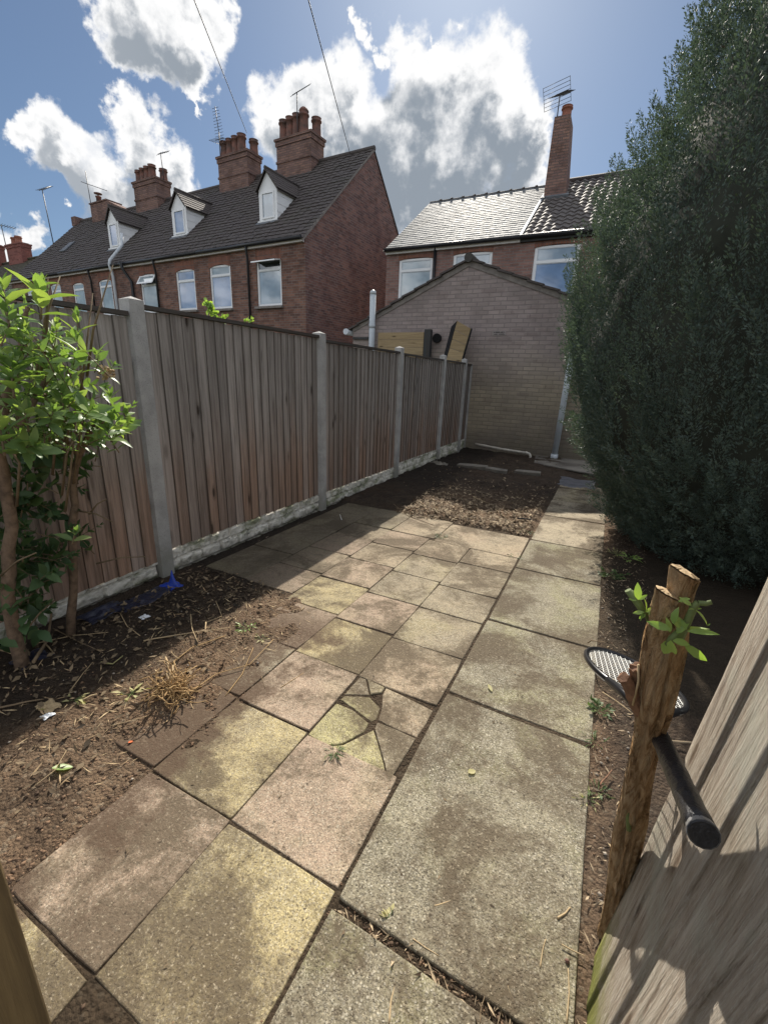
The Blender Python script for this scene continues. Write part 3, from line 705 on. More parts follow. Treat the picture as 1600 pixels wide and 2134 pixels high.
def chimney(root, off, u0, u1, v0, v1, zb, zt, pots, mname='chimney_brick', pot='chimney_pot', bands=True, taper=0, pr=.18):
    b = MB(); H = zt-zb
    if taper:
        q0 = [(u0, v0, zb), (u1, v0, zb), (u1, v1, zb), (u0, v1, zb)]; q1 = [(u0+taper*.2, v0, zt), (u1-taper, v0, zt), (u1-taper, v1, zt), (u0+taper*.2, v1, zt)]
        for i in range(4): b.quad(q0[i], q0[(i+1) % 4], q1[(i+1) % 4], q1[i])
        b.quad(*q1)
    else:
        b.box2((u0, v0, zb), (u1, v1, zt-.24))
        b.box2((u0-.035, v0-.035, zt-.237), (u1+.035, v1+.035, zt-.08)); b.box2((u0-.07, v0-.07, zt-.077), (u1+.07, v1+.07, zt))
        if bands: b.box2((u0-.03, v0-.03, zb+H*.50), (u1+.03, v1+.03, zb+H*.50+.075))
        b.box2((u0+.06, v0+.06, zt+.001), (u1-.06, v1-.06, zt+.05), m=1)
    o = b.build('chimney', [M[mname], M['mortar']], root, off=off)
    for (pu, pv, ph, kind) in pots:
        p = MB(); r = pr
        prof = [(r*1.05, 0), (r*1.0, .04), (r*.92, ph*.5), (r*.9, ph*.78), (r*1.12, ph*.80), (r*1.12, ph*.86), (r*.95, ph*.88), (r*.95, ph*.97), (r*1.06, ph), (r*.8, ph), (r*.75, ph-.05)]
        if kind == 1: prof = prof[:-2]+[(r*.9, ph+.05), (r*.55, ph+.11), (r*.1, ph+.14)]
        p.lathe(prof, (pu, pv, zt+.02), 14); p.build('chimney_pot', M[pot], o, off=off)
    return o

# ------------------------------------------------------------------ terrace on the left (its own slightly turned frame)
RA = -.056; RO = Vector((-9.24, 12.5, 0)); RM = Matrix.Rotation(RA, 3, 'Z')
def row(u, v, z): return RO + RM @ Vector((u, v, z))
EZ, RV = 5.50, 3.85; SLP = .95; RZ = EZ+SLP*RV
VDIR = Vector((0, 1, SLP)).normalized(); SLEN = math.hypot(RV+.14, (RV+.14)*SLP)
def dormer(root, off, u0, u1, v0, zb, zw, za, pane, tile=True):
    """white boarded gable dormer: front at v0, eaves zw, apex za, tiled little roof running back into the main slope"""
    b = MB(); uc = (u0+u1)/2
    vb = lambda z: (z-EZ)/SLP      # where the main roof reaches height z
    wx0, wx1, wz0, wz1 = u0+.13, u1-.13, zb+.09, zw-.12
    for q in (((u0, zb), (wx0, zb), (wx0, zw), (u0, zw)), ((wx1, zb), (u1, zb), (u1, zw), (wx1, zw)), ((wx0, zb), (wx1, zb), (wx1, wz0), (wx0, wz0)), ((wx0, wz1), (wx1, wz1), (wx1, zw), (wx0, zw)), ((u0, zw), (u1, zw), (uc, za))):
        b.quad(*[(x, v0, z) for x, z in q])
    for u, s_ in ((u0, -1), (u1, 1)):      # cheeks, with lapped boards
        nb = 4
        for k in range(nb):
            z0, z1 = zb+(zw-zb)*k/nb, zb+(zw-zb)*(k+1)/nb
            p = [(u+s_*.010, v0, z0), (u+s_*.010, vb(z0)+.03, z0), (u, vb(z1)+.03, z1), (u, v0, z1)]
            b.quad(*(p if s_ > 0 else p[::-1])); b.quad((u, v0, z0), (u+s_*.010, v0, z0), (u+s_*.010, vb(z0), z0), (u, vb(z0), z0))
    d = b.build('dormer', M['upvc'], root, off=off)
    # window
    g = MB(); fw = .05
    for (a, c, e, f) in ((wx0, wx0+fw, wz0, wz1), (wx1-fw, wx1, wz0, wz1), (wx0+fw, wx1-fw, wz0, wz0+fw), (wx0+fw, wx1-fw, wz1-fw, wz1)): g.box2((a, v0-.03, e), (c, v0+.04, f))
    g.box2((u0-.03, v0-.07, zb-.03), (u1+.03, v0-.032, zb+.03))
    g.build('window_frame', M['upvc'], d, off=off)
    g = MB(); g.box2((wx0+fw, v0+.0, wz0+fw), (wx1-fw, v0+.012, wz1-fw)); g.build('pane', M[pane], d, off=off)
    # roof: two small slopes with an overhanging verge
    g = MB(); ov = .10; rise = (za-zw)/((u1-u0)/2)
    for s_ in (-1, 1):
        e = (uc+s_*((u1-u0)/2+.09), zw-.09*rise); vbk = vb(za)+.02; vbe = vb(e[1])+.02
        A0, A1 = Vector((uc, v0-ov, za+.03)), Vector((uc, vbk, za+.03)); B0, B1 = Vector((e[0], v0-ov, e[1]+.03)), Vector((e[0], vbe, e[1]+.03))
        n = 6
        for k in range(n):      # rolled rows
            f0, f1 = k/n, (k+1)/n
            a0, a1, c0, c1 = A0.lerp(B0, f0), A1.lerp(B1, f0), A0.lerp(B0, f1), A1.lerp(B1, f1); up = Vector((0, 0, .022))
            q = [a0, a1, c1+up, c0+up]; g.quad(*(q if s_ < 0 else q[::-1])); q2 = [c0, c0+up, c1+up, c1]; g.quad(*q2)
        q = [A0-Vector((0, 0, .07)), A0, B0+Vector((0, 0, .02)), B0-Vector((0, 0, .06))]; g.quad(*q)
        g.quad(A0-Vector((0, -.08, .07)), A1-Vector((0, 0, .07)), B1-Vector((0, 0, .06)), B0-Vector((0, -.08, .06)))
    g.tube([(uc, v0-ov, za+.035), (uc, vb(za)+.05, za+.035)], .055, 8)
    g.build('dormer_roof', M['old_tile'], d, off=off)
    # lead apron below
    g = MB(); p = [(u0-.1, vb(zb)-.16), (u1+.1, vb(zb)-.16), (u1+.06, v0), (u0-.06, v0)]
    g.prism([(u, v, EZ+SLP*v+.052) for u, v in p], (0, 0, .012)); g.build('flashing', M['lead'], d, off=off)

def row_house(u0, u1, label, wins, dorm, chim, gable_r=False, gable_l=False, pipes=(), skylight=None):
    uc = (u0+u1)/2; off = (uc, 0, 0)
    root = empty('terraced_house', row(uc, 0, 0), RA, label=label, cat='house', group='terraced houses beyond the fence')
    holes = [(a, c, z0, z1) for a, c, z0, z1, *_ in wins]
    b = MB(); wall_xz(b, u0, u1, -.2, EZ, 0, holes)
    prof = lambda v: EZ+SLP*v if v <= RV else RZ-1.05*(v-RV)
    VB = 7.6
    if gable_r: b.quad((u1, 0, -.2), (u1, VB, -.2), (u1, VB, prof(VB)), (u1, RV, RZ), (u1, 0, EZ), m=1)
    if gable_l: b.quad((u0, VB, -.2), (u0, 0, -.2), (u0, 0, EZ), (u0, RV, RZ), (u0, VB, prof(VB)), m=1)
    b.quad((u1, VB, -.2), (u0, VB, -.2), (u0, VB, prof(VB)), (u1, VB, prof(VB)))
    for a, c, z0, z1, *_ in wins: arch_lintel(b, a, c, z1, 0, m=2)
    b.build('wall', [M['house_brick'], M['gable_brick'], M['arch_brick']], root, off=off)
    b = MB(); ur = u1+(.05 if gable_r else 0); ul = u0-(.05 if gable_l else 0)
    tiled(b, (ul, -.14, EZ-.14*SLP+.02), (1, 0, 0), VDIR, ur-ul, SLEN, .30, .215, .016, .024, 4, rag=.007)
    n = Vector((0, -SLP, 1)).normalized()
    b.quad((ul, RV, RZ+.01), (ur, RV, RZ+.01), (ur, VB, prof(VB)+.01), (ul, VB, prof(VB)+.01))
    b.tube([(ul, RV, RZ+.035), (ur, RV, RZ+.035)], .085, 10, smooth=False)
    if gable_r: b.prism([(ur-.001, -.14, EZ-.14*SLP-.06), (ur-.001, RV, RZ-.06), (ur-.001, RV, RZ+.03), (ur-.001, -.14, EZ-.14*SLP+.03)], (-.04, 0, 0), m=1)
    b.build('roof', [M['old_tile'], M['mortar']], root, off=off)
    b = MB(); b.box2((u0+.01, -.13, EZ-.19), (u1-.01, -.02, EZ-.09)); b.build('fascia', M['fascia'], root, off=off)
    b = MB(); b.tube([(u0, -.185, EZ-.085), (u1, -.185, EZ-.085)], .055, 10); b.build('gutter', M['black_plastic'], root, off=off)
    for a, c, z0, z1, tr, pane, vent in wins: window(root, off, a, c, z0, z1, .03, tr, .08, pane, vent=vent)
    for d in dorm: dormer(root, off, *d)
    for c in chim: chimney(root, off, *c)
    for pu, kind in pipes:
        b = MB()
        if kind == 0: b.tube([(pu, -.185, EZ-.12), (pu, -.17, EZ-.24), (pu-.05, -.08, EZ-.50), (pu-.05, -.08, 0)], .04, 8)
        elif kind == 2: b.tube([(pu, -.3, EZ-.02), (pu, -.22, EZ-.3), (pu+.28, -.09, EZ-.75), (pu+.28, -.09, 0)], .06, 8)
        else: b.tube([(pu+.05, .45, EZ+1.25), (pu+.05, .40, EZ+.8), (pu+.03, -.2, EZ+.1), (pu, -.22, EZ-.05), (pu-.05, -.1, EZ-.45), (pu-.05, -.1, 0)], .06, 8)
        b.build('soil_pipe' if kind == 1 else 'downpipe', M['upvc_grey' if kind == 1 else 'black_plastic'], root, off=off)
    if skylight:
        a, c, v0, v1 = skylight; b = MB()
        b.prism([(a, v0, EZ+SLP*v0+.06), (c, v0, EZ+SLP*v0+.06), (c, v1, EZ+SLP*v1+.06), (a, v1, EZ+SLP*v1+.06)], (0, -.03, .04)); s_ = b.build('skylight', M['lead'], root, off=off)
        b = MB(); r = .07; b.prism([(a+r, v0+r, EZ+SLP*(v0+r)+.09), (c-r, v0+r, EZ+SLP*(v0+r)+.09), (c-r, v1-r, EZ+SLP*(v1-r)+.09), (a+r, v1-r, EZ+SLP*(v1-r)+.09)], (0, -.012, .02)); b.build('pane', M['roof_glass'], s_, off=off)
    return root
def pots5(u0, u1, v, h, n=5, last=True):
    o = [(u0+.2+(u1-u0-.4)*k/(n-1)*1.02, v-.12, h*(1+.05*k), 0) for k in range(n-1)]
    return o+[(u1-.22, v+.26, h*.98, 0)]
row_house(-4.8, 0, 'end house of the terrace with the tall brick gable and the tallest chimney',
    [(-2.10, -1.0, 3.56, 5.0, 4.67, ('glass_blind', 'glass_dark'), R(78)), (-4.42, -3.35, 3.56, 5.0, 4.66, ('glass_blue', 'glass_pale'), None)],
    [(-2.78, -1.95, .94, 6.40, 7.40, 7.92, 'glass_blind')], [(-4.12, -2.42, 3.35, 4.12, 8.4, 10.0, [(a, b2, c, 1 if k == 3 else 0) for k, (a, b2, c, d) in enumerate(pots5(-4.12, -2.42, 3.7, .64))])], gable_r=True, pipes=((-2.36, 0),))
row_house(-9.6, -4.8, 'second house of the terrace from the brick gable, slim white dormer between two chimneys',
    [(-6.32, -5.25, 3.58, 5.0, 4.60, ('glass_blue', 'glass_blue'), None), (-8.58, -7.50, 3.56, 5.0, 4.60, ('glass_pale', 'glass_pale'), R(30))],
    [(-7.6, -6.72, 1.02, 6.47, 7.50, 8.02, 'glass_blue')], [(-7.42, -5.70, 3.35, 4.10, 8.4, 10.0, pots5(-7.42, -5.70, 3.7, .56))], pipes=((-7.36, 0), (-9.3, 2)))
row_house(-14.4, -9.6, 'third house of the terrace from the brick gable, grey soil pipe rising past its dormer',
    [(-11.57, -10.62, 3.56, 5.0, 4.72, ('glass_pale', 'glass_blind'), None), (-13.74, -12.82, 3.56, 5.0, 4.72, ('glass_pale', 'glass_pale'), None)],
    [(-12.0, -11.17, .97, 6.43, 7.52, 8.05, 'glass_blue')], [(-13.42, -11.68, 3.35, 4.10, 8.4, 10.0, pots5(-13.42, -11.68, 3.7, .5))], pipes=((-10.2, 1), (-11.95, 0)))
row_house(-19.6, -14.4, 'far house of the terrace with a roof window and a low mono-pitched chimney stack',
    [(-15.72, -14.8, 3.56, 5.08, 4.75, ('glass_pale', 'glass_pale'), None), (-18.1, -17.15, 3.56, 5.08, 4.75, ('glass_pale', 'glass_pale'), None)],
    [], [], gable_l=True, skylight=(-17.2, -16.7, 1.40, 1.98))
def flat_stack():
    root = [o for o in COL.objects if o.name.startswith('terraced_house')][-1]; off = (-17, 0, 0)
    b = MB(); b.prism([(-17.45, 3.4, 8.6), (-14.7, 3.4, 8.6), (-14.7, 3.4, 9.15), (-15.9, 3.4, 9.62), (-17.45, 3.4, 9.62)], (0, .75, 0)); b.box2((-17.5, 3.36, 9.623), (-15.88, 4.2, 9.68))
    o = b.build('chimney', M['chimney_brick'], root, off=off)
    p = MB(); p.lathe([(.13, 0), (.12, .3), (.15, .31), (.15, .36), (.10, .37), (.03, .38), (.03, .46), (.2, .47), (.2, .50), (.05, .52)], (-17.1, 3.7, 9.68), 12); p.build('chimney_pot', M['chimney_pot'], o, off=off)
    p = MB(); p.box2((-19.7, 3.5, 8.9), (-19.3, 4.0, 9.35)); o = p.build('chimney', M['chimney_brick'], root, off=off)
flat_stack()
def low_house():
    uc = -26; off = (uc, 0, 0)
    root = empty('terraced_house', row(uc, 0, 0), RA, label='lower house at the far left end with a bright red chimney', cat='house', group='terraced houses beyond the fence')
    e, r = 4.9, 7.85; s_ = (r-e)/3.85
    b = MB(); wall_xz(b, -33, -19.65, -.2, e, .2, []); b.build('wall', M['house_brick'], root, off=off)
    b = MB(); tiled(b, (-33, .05, e), (1, 0, 0), (0, 1, s_), 13.3, math.hypot(3.8, 3.8*s_), .33, .24, .014, .02, 2)
    b.quad((-33, 3.85, r), (-19.7, 3.85, r), (-19.7, 7.6, e), (-33, 7.6, e)); b.tube([(-33, 3.85, r+.02), (-19.7, 3.85, r+.02)], .08, 8); b.build('roof', M['low_tile'], root, off=off)
    chimney(root, off, -28.0, -26.1, 3.5, 4.1, 7.4, 8.75, [(-27.4, 3.8, .42, 0), (-26.85, 3.8, .45, 0)], 'red_chimney_brick', 'red_pot', False, pr=.2)
    chimney(root, off, -31.6, -29.75, 3.5, 4.1, 7.4, 9.0, [(-30.4, 3.8, .4, 0)], 'red_chimney_brick', 'red_pot', False, pr=.2)
low_house()

# ------------------------------------------------------------------ houses behind the outbuilding
EY, EZ2, RS, RLV = 14.0, 5.30, .67, 3.55
def back_house(x0, x1, label, wins, tilefn, wallm, chim=None, gl=False):
    xc = (x0+x1)/2; off = (xc, EY, 0)
    root = empty('terraced_house', (xc, EY, 0), label=label, cat='house', group='houses behind the brick outbuilding')
    b = MB(); wall_xz(b, x0, x1, -.2, EZ2, EY, [w[:4] for w in wins])
    RZ2 = EZ2+RS*RLV; yb = EY+7
    if gl: b.quad((x0, yb, -.2), (x0, EY, -.2), (x0, EY, EZ2), (x0, EY+RLV, RZ2), (x0, yb, EZ2))
    b.quad((x1, EY, -.2), (x1, yb, -.2), (x1, yb, EZ2), (x1, EY+RLV, RZ2), (x1, EY, EZ2)); b.quad((x1, yb, -.2), (x0, yb, -.2), (x0, yb, EZ2), (x1, yb, EZ2))
    for w in wins: arch_lintel(b, w[0], w[1], w[3], EY, h=.2, rise=.05, m=1)
    b.build('wall', [M['neighbour_brick'], M['arch_brick']], root, off=off)
    tilefn(root, off, x0, x1, RZ2, yb)
    for w in wins: window(root, off, *w[:4], EY+.03, w[4], .05, w[5], sill=False, fw=.075)
    b = MB(); b.tube([(x0, EY-.17, EZ2-.06), (x1, EY-.17, EZ2-.06)], .055, 10); b.build('gutter', M['black_plastic'], root, off=off)
    b = MB(); b.box2((x0, EY-.10, EZ2-.17), (x1, EY-.003, EZ2-.04)); b.build('fascia', M['fascia' if gl else 'shed_trim'], root, off=off)
    if chim: chimney(root, off, *chim)
    return root, off
V2 = Vector((0, 1, RS)).normalized()
def slate_roof(root, off, x0, x1, rz, yb):
    b = MB(); L = math.hypot(RLV+.15, (RLV+.15)*RS)
    # thin lapped slates in half-bond
    gauge = .17; ng = round(L/gauge); g = L/ng; N = Vector((0, -RS, 1)).normalized(); P0 = Vector((x0-.06, EY-.15, EZ2-.15*RS+.02)); W = x1-x0+.06
    for j in range(ng):
        w = .30; k = -(j % 2)*.5
        while k*w < W:
            a, c = max(0, k*w+.002), min(W, (k+1)*w-.002)
            if c > a+.02:
                dz = random.uniform(0, .003); tw = random.uniform(-.0022, .0022); lo = j*g+random.uniform(-.004, .002)
                p = [P0+Vector((a, 0, 0))+V2*lo+N*(.012+dz+tw), P0+Vector((c, 0, 0))+V2*lo+N*(.012+dz-tw), P0+Vector((c, 0, 0))+V2*((j+1)*g+.01)+N*(.002+dz-tw), P0+Vector((a, 0, 0))+V2*((j+1)*g+.01)+N*(.002+dz+tw)]
                b.quad(*p); b.quad(p[0]-N*.012, p[1]-N*.012, p[1], p[0])
            k += 1
    b.quad(P0, P0+Vector((W, 0, 0)), Vector((x1, EY+RLV, rz)), Vector((x0-.06, EY+RLV, rz)))
    b.quad((x0-.06, EY+RLV, rz), (x1, EY+RLV, rz), (x1, yb, EZ2), (x0-.06, yb, EZ2))
    o = b.build('roof', M['slate'], root, off=off)
    b = MB(); n = 10
    for k in range(n):
        a, c = x0-.06+W*k/n, x0-.06+W*(k+1)/n
        b.tube([(a, EY+RLV, rz-.012), (c-.05, EY+RLV, rz-.012)], .06, 10); b.tube([(c-.05, EY+RLV, rz-.005), (c+.02, EY+RLV, rz-.005)], .085, 10)
    b.build('ridge_tile', M['ridge_tile'], o, off=off)
    b = MB(); b.prism([(x1-.03, EY-.15, EZ2-.15*RS+.03), (x1+.03, EY-.15, EZ2-.15*RS+.03), (x1+.03, EY+RLV, rz+.03), (x1-.03, EY+RLV, rz+.03)], (0, -.02, .045)); b.build('verge_strip', M['upvc_grey'], o, off=off)
def roman_roof(root, off, x0, x1, rz, yb):
    b = MB(); L = math.hypot(RLV+.15, (RLV+.15)*RS)
    tiled(b, (x0+.04, EY-.15, EZ2-.15*RS+.03), (1, 0, 0), V2, x1-x0-.04, L, .23, .29, .042, .03, 8)
    b.quad((x0, EY+RLV, rz), (x1, EY+RLV, rz), (x1, yb, EZ2), (x0, yb, EZ2)); o = b.build('roof', M['roman_tile'], root, off=off)
    b = MB(); b.tube([(x0, EY+RLV, rz+.03), (x1, EY+RLV, rz+.03)], .11, 10); b.build('ridge_tile', M['ridge_tile'], o, off=off)
r1, o1 = back_house(-7.15, -2.97, 'slate roofed brick house directly behind the outbuilding, its roof gleaming in the sun',
    [(-6.70, -5.56, 3.55, 5.0, 4.655, ('glass_pale', 'glass_pale')), (-4.91, -3.73, 3.6, 5.02, 4.66, ('glass_blind', 'glass_blind'))], slate_roof, None, gl=True)
b = MB(); b.tube([(-5.48, EY-.06, EZ2-.1), (-5.48, EY-.06, 2.6)], .05, 8); b.build('downpipe', M['black_plastic'], r1, off=o1)
r2, o2 = back_house(-2.97, 5.5, 'brick house with rolled concrete roof tiles and a narrow chimney, right of the slate roof',
    [(-2.56, -1.38, 3.4, 5.03, 4.62, ('glass_blue', 'glass_blind'))], roman_roof, None,
    chim=(-2.93, -2.24, 16.35, 17.15, 6.6, 9.02, [(-2.62, 16.75, .36, 0)], 'chimney_brick', 'red_pot', False, .20, .15))
b = MB(); b.prism([(-3.0, 16.25, EZ2+RS*2.25+.06), (-2.18, 16.25, EZ2+RS*2.25+.06), (-2.18, 16.36, EZ2+RS*2.36+.06), (-3.0, 16.36, EZ2+RS*2.36+.06)], (0, -.02, .06)); b.build('flashing', M['lead'], r2, off=o2)

# ------------------------------------------------------------------ brick outbuilding at the end of the garden
def outbuilding():
    Y = 9.10; AX, AZ = -2.86, 3.60; xl, zl = -5.43, 2.42; xr = .42; zr = AZ-.37*(xr-AX); yb = 13.9
    root = empty('brick_outbuilding', (-2.5, Y, 0), label='single storey brick outbuilding with a shallow gable at the end of the garden', cat='outbuilding'); off = (-2.5, Y, 0)
    b = MB(); b.quad((xl, Y, -.2), (xr, Y, -.2), (xr, Y, zr), (AX, Y, AZ), (xl, Y, zl)); b.quad((xl, yb, -.2), (xl, Y, -.2), (xl, Y, zl), (xl, yb, zl)); b.quad((xr, Y, -.2), (xr, yb, -.2), (xr, yb, zr), (xr, Y, zr))
    b.build('wall', M['outbuilding_brick'], root, off=off)
    b = MB()
    for xa, za, s_ in ((xl-.12, zl-.12*.46, 1), (xr+.12, zr-.12*.37, -1)):
        A = Vector((xa, Y-.07, za+.03)); B = Vector((AX, Y-.07, AZ+.03)); d = (B-A); L = d.length; d.normalize()
        up = Vector((0, 1, 0)); n = round(L/.30); g = L/n; N = Vector((-d.z, 0, d.x)) if s_ > 0 else Vector((d.z, 0, -d.x))
        for k in range(n):      # lapped verge ends and the covering behind them
            dz = random.uniform(-.006, .006); p0 = A+d*(g*k-.02)+N*(.035+dz); p1 = A+d*(g*(k+1))+N*(.012+dz); q = Vector((0, 4.8, 0)); t = N*-.035
            c = [p0, p1, p1+q, p0+q]; b.quad(*(c if s_ > 0 else c[::-1])); b.quad(p0+t, p1+t, p1, p0); b.quad(p0+t, p0, p0+q, p0+t+q); b.quad(p0+t, p0+t+q, p1+t+q, p1+t)
    o = b.build('roof', M['old_tile'], root, off=off)
    b = MB(); b.tube([(AX, Y-.09, AZ+.05), (AX, yb, AZ+.05)], .085, 10); b.build('ridge_tile', M['ridge_tile'], o, off=off)
    b = MB()   # mortar bedding under the verge
    for xa, za in ((xl, zl), (xr, zr)):
        p = [(xa, Y-.02, za-.07), (AX, Y-.02, AZ-.09), (AX, Y-.02, AZ+.02), (xa, Y-.02, za+.02)]; b.prism(p if xa < AX else p[::-1], (0, .019, 0))
    b.build('mortar_verge', M['mortar'], root, off=off)
    b = MB(); b.tube([(xl-.14, Y-.1, zl-.06), (xl-.14, yb, zl-.06)], .065, 10); b.build('gutter', M['upvc_grey'], root, off=off)
    c = onY(912, 705, Y); b = MB(); b.tube([(c.x, Y-.05, c.z), (c.x, Y-.002, c.z)], .085, 18, m=1); b.tube([(c.x, Y-.075, c.z), (c.x, Y-.051, c.z)], .092, 18, m=0); b.build('flue_hole', [M['void'], M['felt']], root, off=off)
    for px, py in ((1040, 694),):
        c = onY(px, py, Y); s_ = MB(); s_.box2((c.x-.128, Y-.010, c.z-.042), (c.x+.128, Y-.001, c.z+.042)); s_ = s_.build('name_plate', M['mortar_plate'], root, off=off)
        t = MB(); rr = random.Random(3)
        for row_, (z0, h) in enumerate(((.006, .022), (-.026, .016))):
            x = -.105
            while x < .10:
                w = rr.uniform(.007, .011)
                if rr.random() < .86: t.box2((c.x+x, Y-.0125, c.z+z0), (c.x+x+w*.72, Y-.0101, c.z+z0+h*rr.uniform(.75, 1)))
                x += w+.001
        t.build('lettering', M['felt'], s_, off=off)
    b = MB(); b.box2((xl+.02, Y-.05, 2.2), (xl+.47, Y-.002, 2.245)); b.build('timber_rail', M['shed_trim'], root, off=off)
simple('mortar_plate', (.30, .265, .25), .8, .2, 20)
outbuilding()

def thing_mesh(name, b, m, label, cat, base, group=None, **kw):
    o = b.build(name, m, None, off=base, **kw); o.location = base; return tag(o, label, cat, group)
b = MB(); b.tube([(-4.88, 8.98, 0), (-4.88, 8.98, 3.09)], .064, 16); b.tube([(-4.88, 8.98, 3.09), (-4.88, 8.98, 3.13), (-4.88, 8.98, 3.16), (-4.88, 8.98, 3.175)], [.07, .066, .045, .012], 16); b.tube([(-4.88, 8.98, 2.42), (-4.88, 8.98, 2.5)], .07, 16)
thing_mesh('vent_pipe', b, M['pipe_grey'], 'tall pale grey vent pipe with domed cap standing behind the fence', 'pipe', (-4.88, 8.98, 0))
pb = onY(1154, 955, 8.98); pt = onY(1186, 770, 8.98)
pt2 = Vector((pb.x+(pt.x-pb.x)*1.45, 8.98, pb.z+(pt.z-pb.z)*1.45))
rt_ = empty('downpipe', (pb.x, 8.98, 0), label='thick pale grey downpipe standing on the outbuilding wall beside the evergreen', cat='pipe'); off = (pb.x, 8.98, 0)
b = MB(); b.tube([(pb.x, 8.98, 0), (pt2.x, 8.98, pt2.z)], .055, 16); b.build('pipe', M['pipe_grey'], rt_, off=off)
b = MB(); b.tube([(pb.x, 8.98, .0), (pb.x, 8.98, .11)], .068, 16); q = pb.lerp(pt2, .66); b.tube([tuple(q), tuple(q+Vector((.002, 0, .07)))], .064, 16); b.build('collar', M['upvc_grey'], rt_, off=off)
w0, w1 = onY(990, 925, 8.95), onY(1098, 944, 8.85)
b = MB(); pts = [w0, w0.lerp(w1, .5)+Vector((0, 0, -.012)), w1, w1+Vector((.05, -.01, -.01)), w1+Vector((.075, -.03, -.05)), w1+Vector((.075, -.05, -.115))]
b.tube([tuple(p) for p in pts], .024, 10); b.tube([tuple(pts[2]-Vector((.03, 0, -.003))), tuple(pts[2])], .030, 10)
thing_mesh('waste_pipe', b, M['waste_pipe'], 'dirty white waste pipe with an elbow lying along the foot of the wall', 'pipe', tuple(w0.lerp(w1, .5)))

# boards and trim standing behind the fence
def plank_panel(name, label, c0, c1, zt0, zt1, y, planks, thick=.05, dark=0):
    """vertical panel of horizontal boards from the ground to a sloping top edge; c0,c1 = x at each side"""
    root = empty(name, ((c0+c1)/2, y, 0), label=label, cat='board panel'); off = ((c0+c1)/2, y, 0)
    b = MB(); h = .145
    for k in range(int(max(zt0, zt1)/h)+1):
        z0 = k*h; z1 = z0+h-.006
        a1, b1 = min(z1, zt0), min(z1, zt1)
        if a1 <= z0 or b1 <= z0: continue
        b.prism([(c0, y, z0), (c1, y, z0), (c1, y, b1), (c0, y, a1)], (0, thick*.5+random.uniform(0, .006), 0))
    b.build('planks', M['pale_plank'], root, off=off)
    b = MB(); b.box2((c0, y+.035, 0), (c0+.05, y+.075, min(zt0, zt1)-.02)); b.box2((c1-.05, y+.035, 0), (c1, y+.075, min(zt0, zt1)-.02)); b.build('batten', M['shed_trim'], root, off=off)
plank_panel('board_panel', 'pale yellowed panel of horizontal planks standing behind the fence by the vent pipe', -4.66, -3.61, 2.315, 2.385, 8.85, 3)
b = MB(); b.box2((-3.60, 8.84, 0), (-3.46, 8.95, 2.37)); thing_mesh('shed_post', b, M['shed_trim'], 'dark square timber post beside the yellowed plank panel behind the fence', 'post', (-3.53, 8.9, 0), bevel=.006)
def tilted_box():
    P = [onY(720+x*.1875, 580+y*.1875, 8.75) for x, y in ((1240, 470), (1390, 555), (1285, 915), (1130, 870))]   # tl, tr, br, bl
    c = sum(P, Vector())/4; root = empty('tilted_board', tuple(c), label='pale board tilted over the fence top beside the outbuilding wall, dark felt on its edges', cat='board panel')
    b = MB(); n = 4
    for k in range(n):
        f0, f1 = k/n+.006, (k+1)/n-.006
        b.prism([P[3].lerp(P[0], f0), P[2].lerp(P[1], f0), P[2].lerp(P[1], f1), P[3].lerp(P[0], f1)], (0, .05, 0))
    d = (P[3]-P[0])*2.6
    b.prism([P[3]+d*.8, P[2]+d*.8, P[2], P[3]], (0.0, .05, 0))
    b.build('planks', M['pale_plank'], root, off=tuple(c))
    b = MB(); l = Vector((-.055, 0, -.02)); b.prism([P[3]+l*1.2+d*.8, P[3]+d*.8-Vector((.004, 0, 0)), P[0]-Vector((.004, 0, 0)), P[0]+l*2-Vector((0, 0, .06))], (0, .08, 0)); l = Vector((.02, 0, 0))
    b.prism([P[2]+d*.8+Vector((.004, 0, 0)), P[2]+l+d*.8, P[1]+l, P[1]+Vector((.004, 0, 0))], (0, .06, 0)); b.build('felt_edge', M['felt'], root, off=tuple(c))
tilted_box()
def roof_sheet():
    pass

# ------------------------------------------------------------------ aerials and cables
def aerial(base, mast, bdir, blen, nel, ew, label, tilt=.0, vert=False, grid=False, boomz=None, r=.014):
    base = Vector(base); root = empty('television_aerial', tuple(base), label=label, cat='aerial', group='rooftop aerials')
    top = base+Vector(mast); b = MB(); b.tube([tuple(base), tuple(top)], r*1.3, 6); b.build('mast', M['aerial_metal'], root, off=tuple(base))
    d = Vector((bdir[0], bdir[1], bdir[2])).normalized(); side = d.cross(Vector((0, 0, 1))).normalized(); el = Vector((0, 0, 1)) if vert else side
    el = (el-d*el.dot(d)).normalized()
    s0 = (top if boomz is None else base+Vector(mast)*boomz)-d*blen*.25
    b = MB(); b.tube([tuple(s0), tuple(s0+d*blen)], r, 6); b.build('boom', M['aerial_metal'], root, off=tuple(base))
    b = MB()
    for k in range(nel):
        p = s0+d*(blen*(k+.5)/nel); w = ew*(1-.35*k/nel); b.tube([tuple(p-el*w/2), tuple(p+el*w/2)], r*.55, 5)
    if grid:
        q = d.cross(el).normalized()
        for k in range(-3, 4): b.tube([tuple(s0+q*.09*k-el*ew*.7), tuple(s0+q*.09*k+el*ew*.7)], r*.5, 5)
        for s_ in (-1, 1): b.tube([tuple(s0-q*.28+el*ew*.7*s_), tuple(s0+q*.28+el*ew*.7*s_)], r*.5, 5)
    b.build('elements', M['aerial_metal'], root, off=tuple(base))
def rowp(u, v, z): return tuple(row(u, v, z))
aerial(rowp(-3.05, 3.35, 9.9), (0, 0, 1.35), (.32, .9, .75), .95, 9, .42, 'slanting aerial on a mast in front of the chimney nearest the gable')
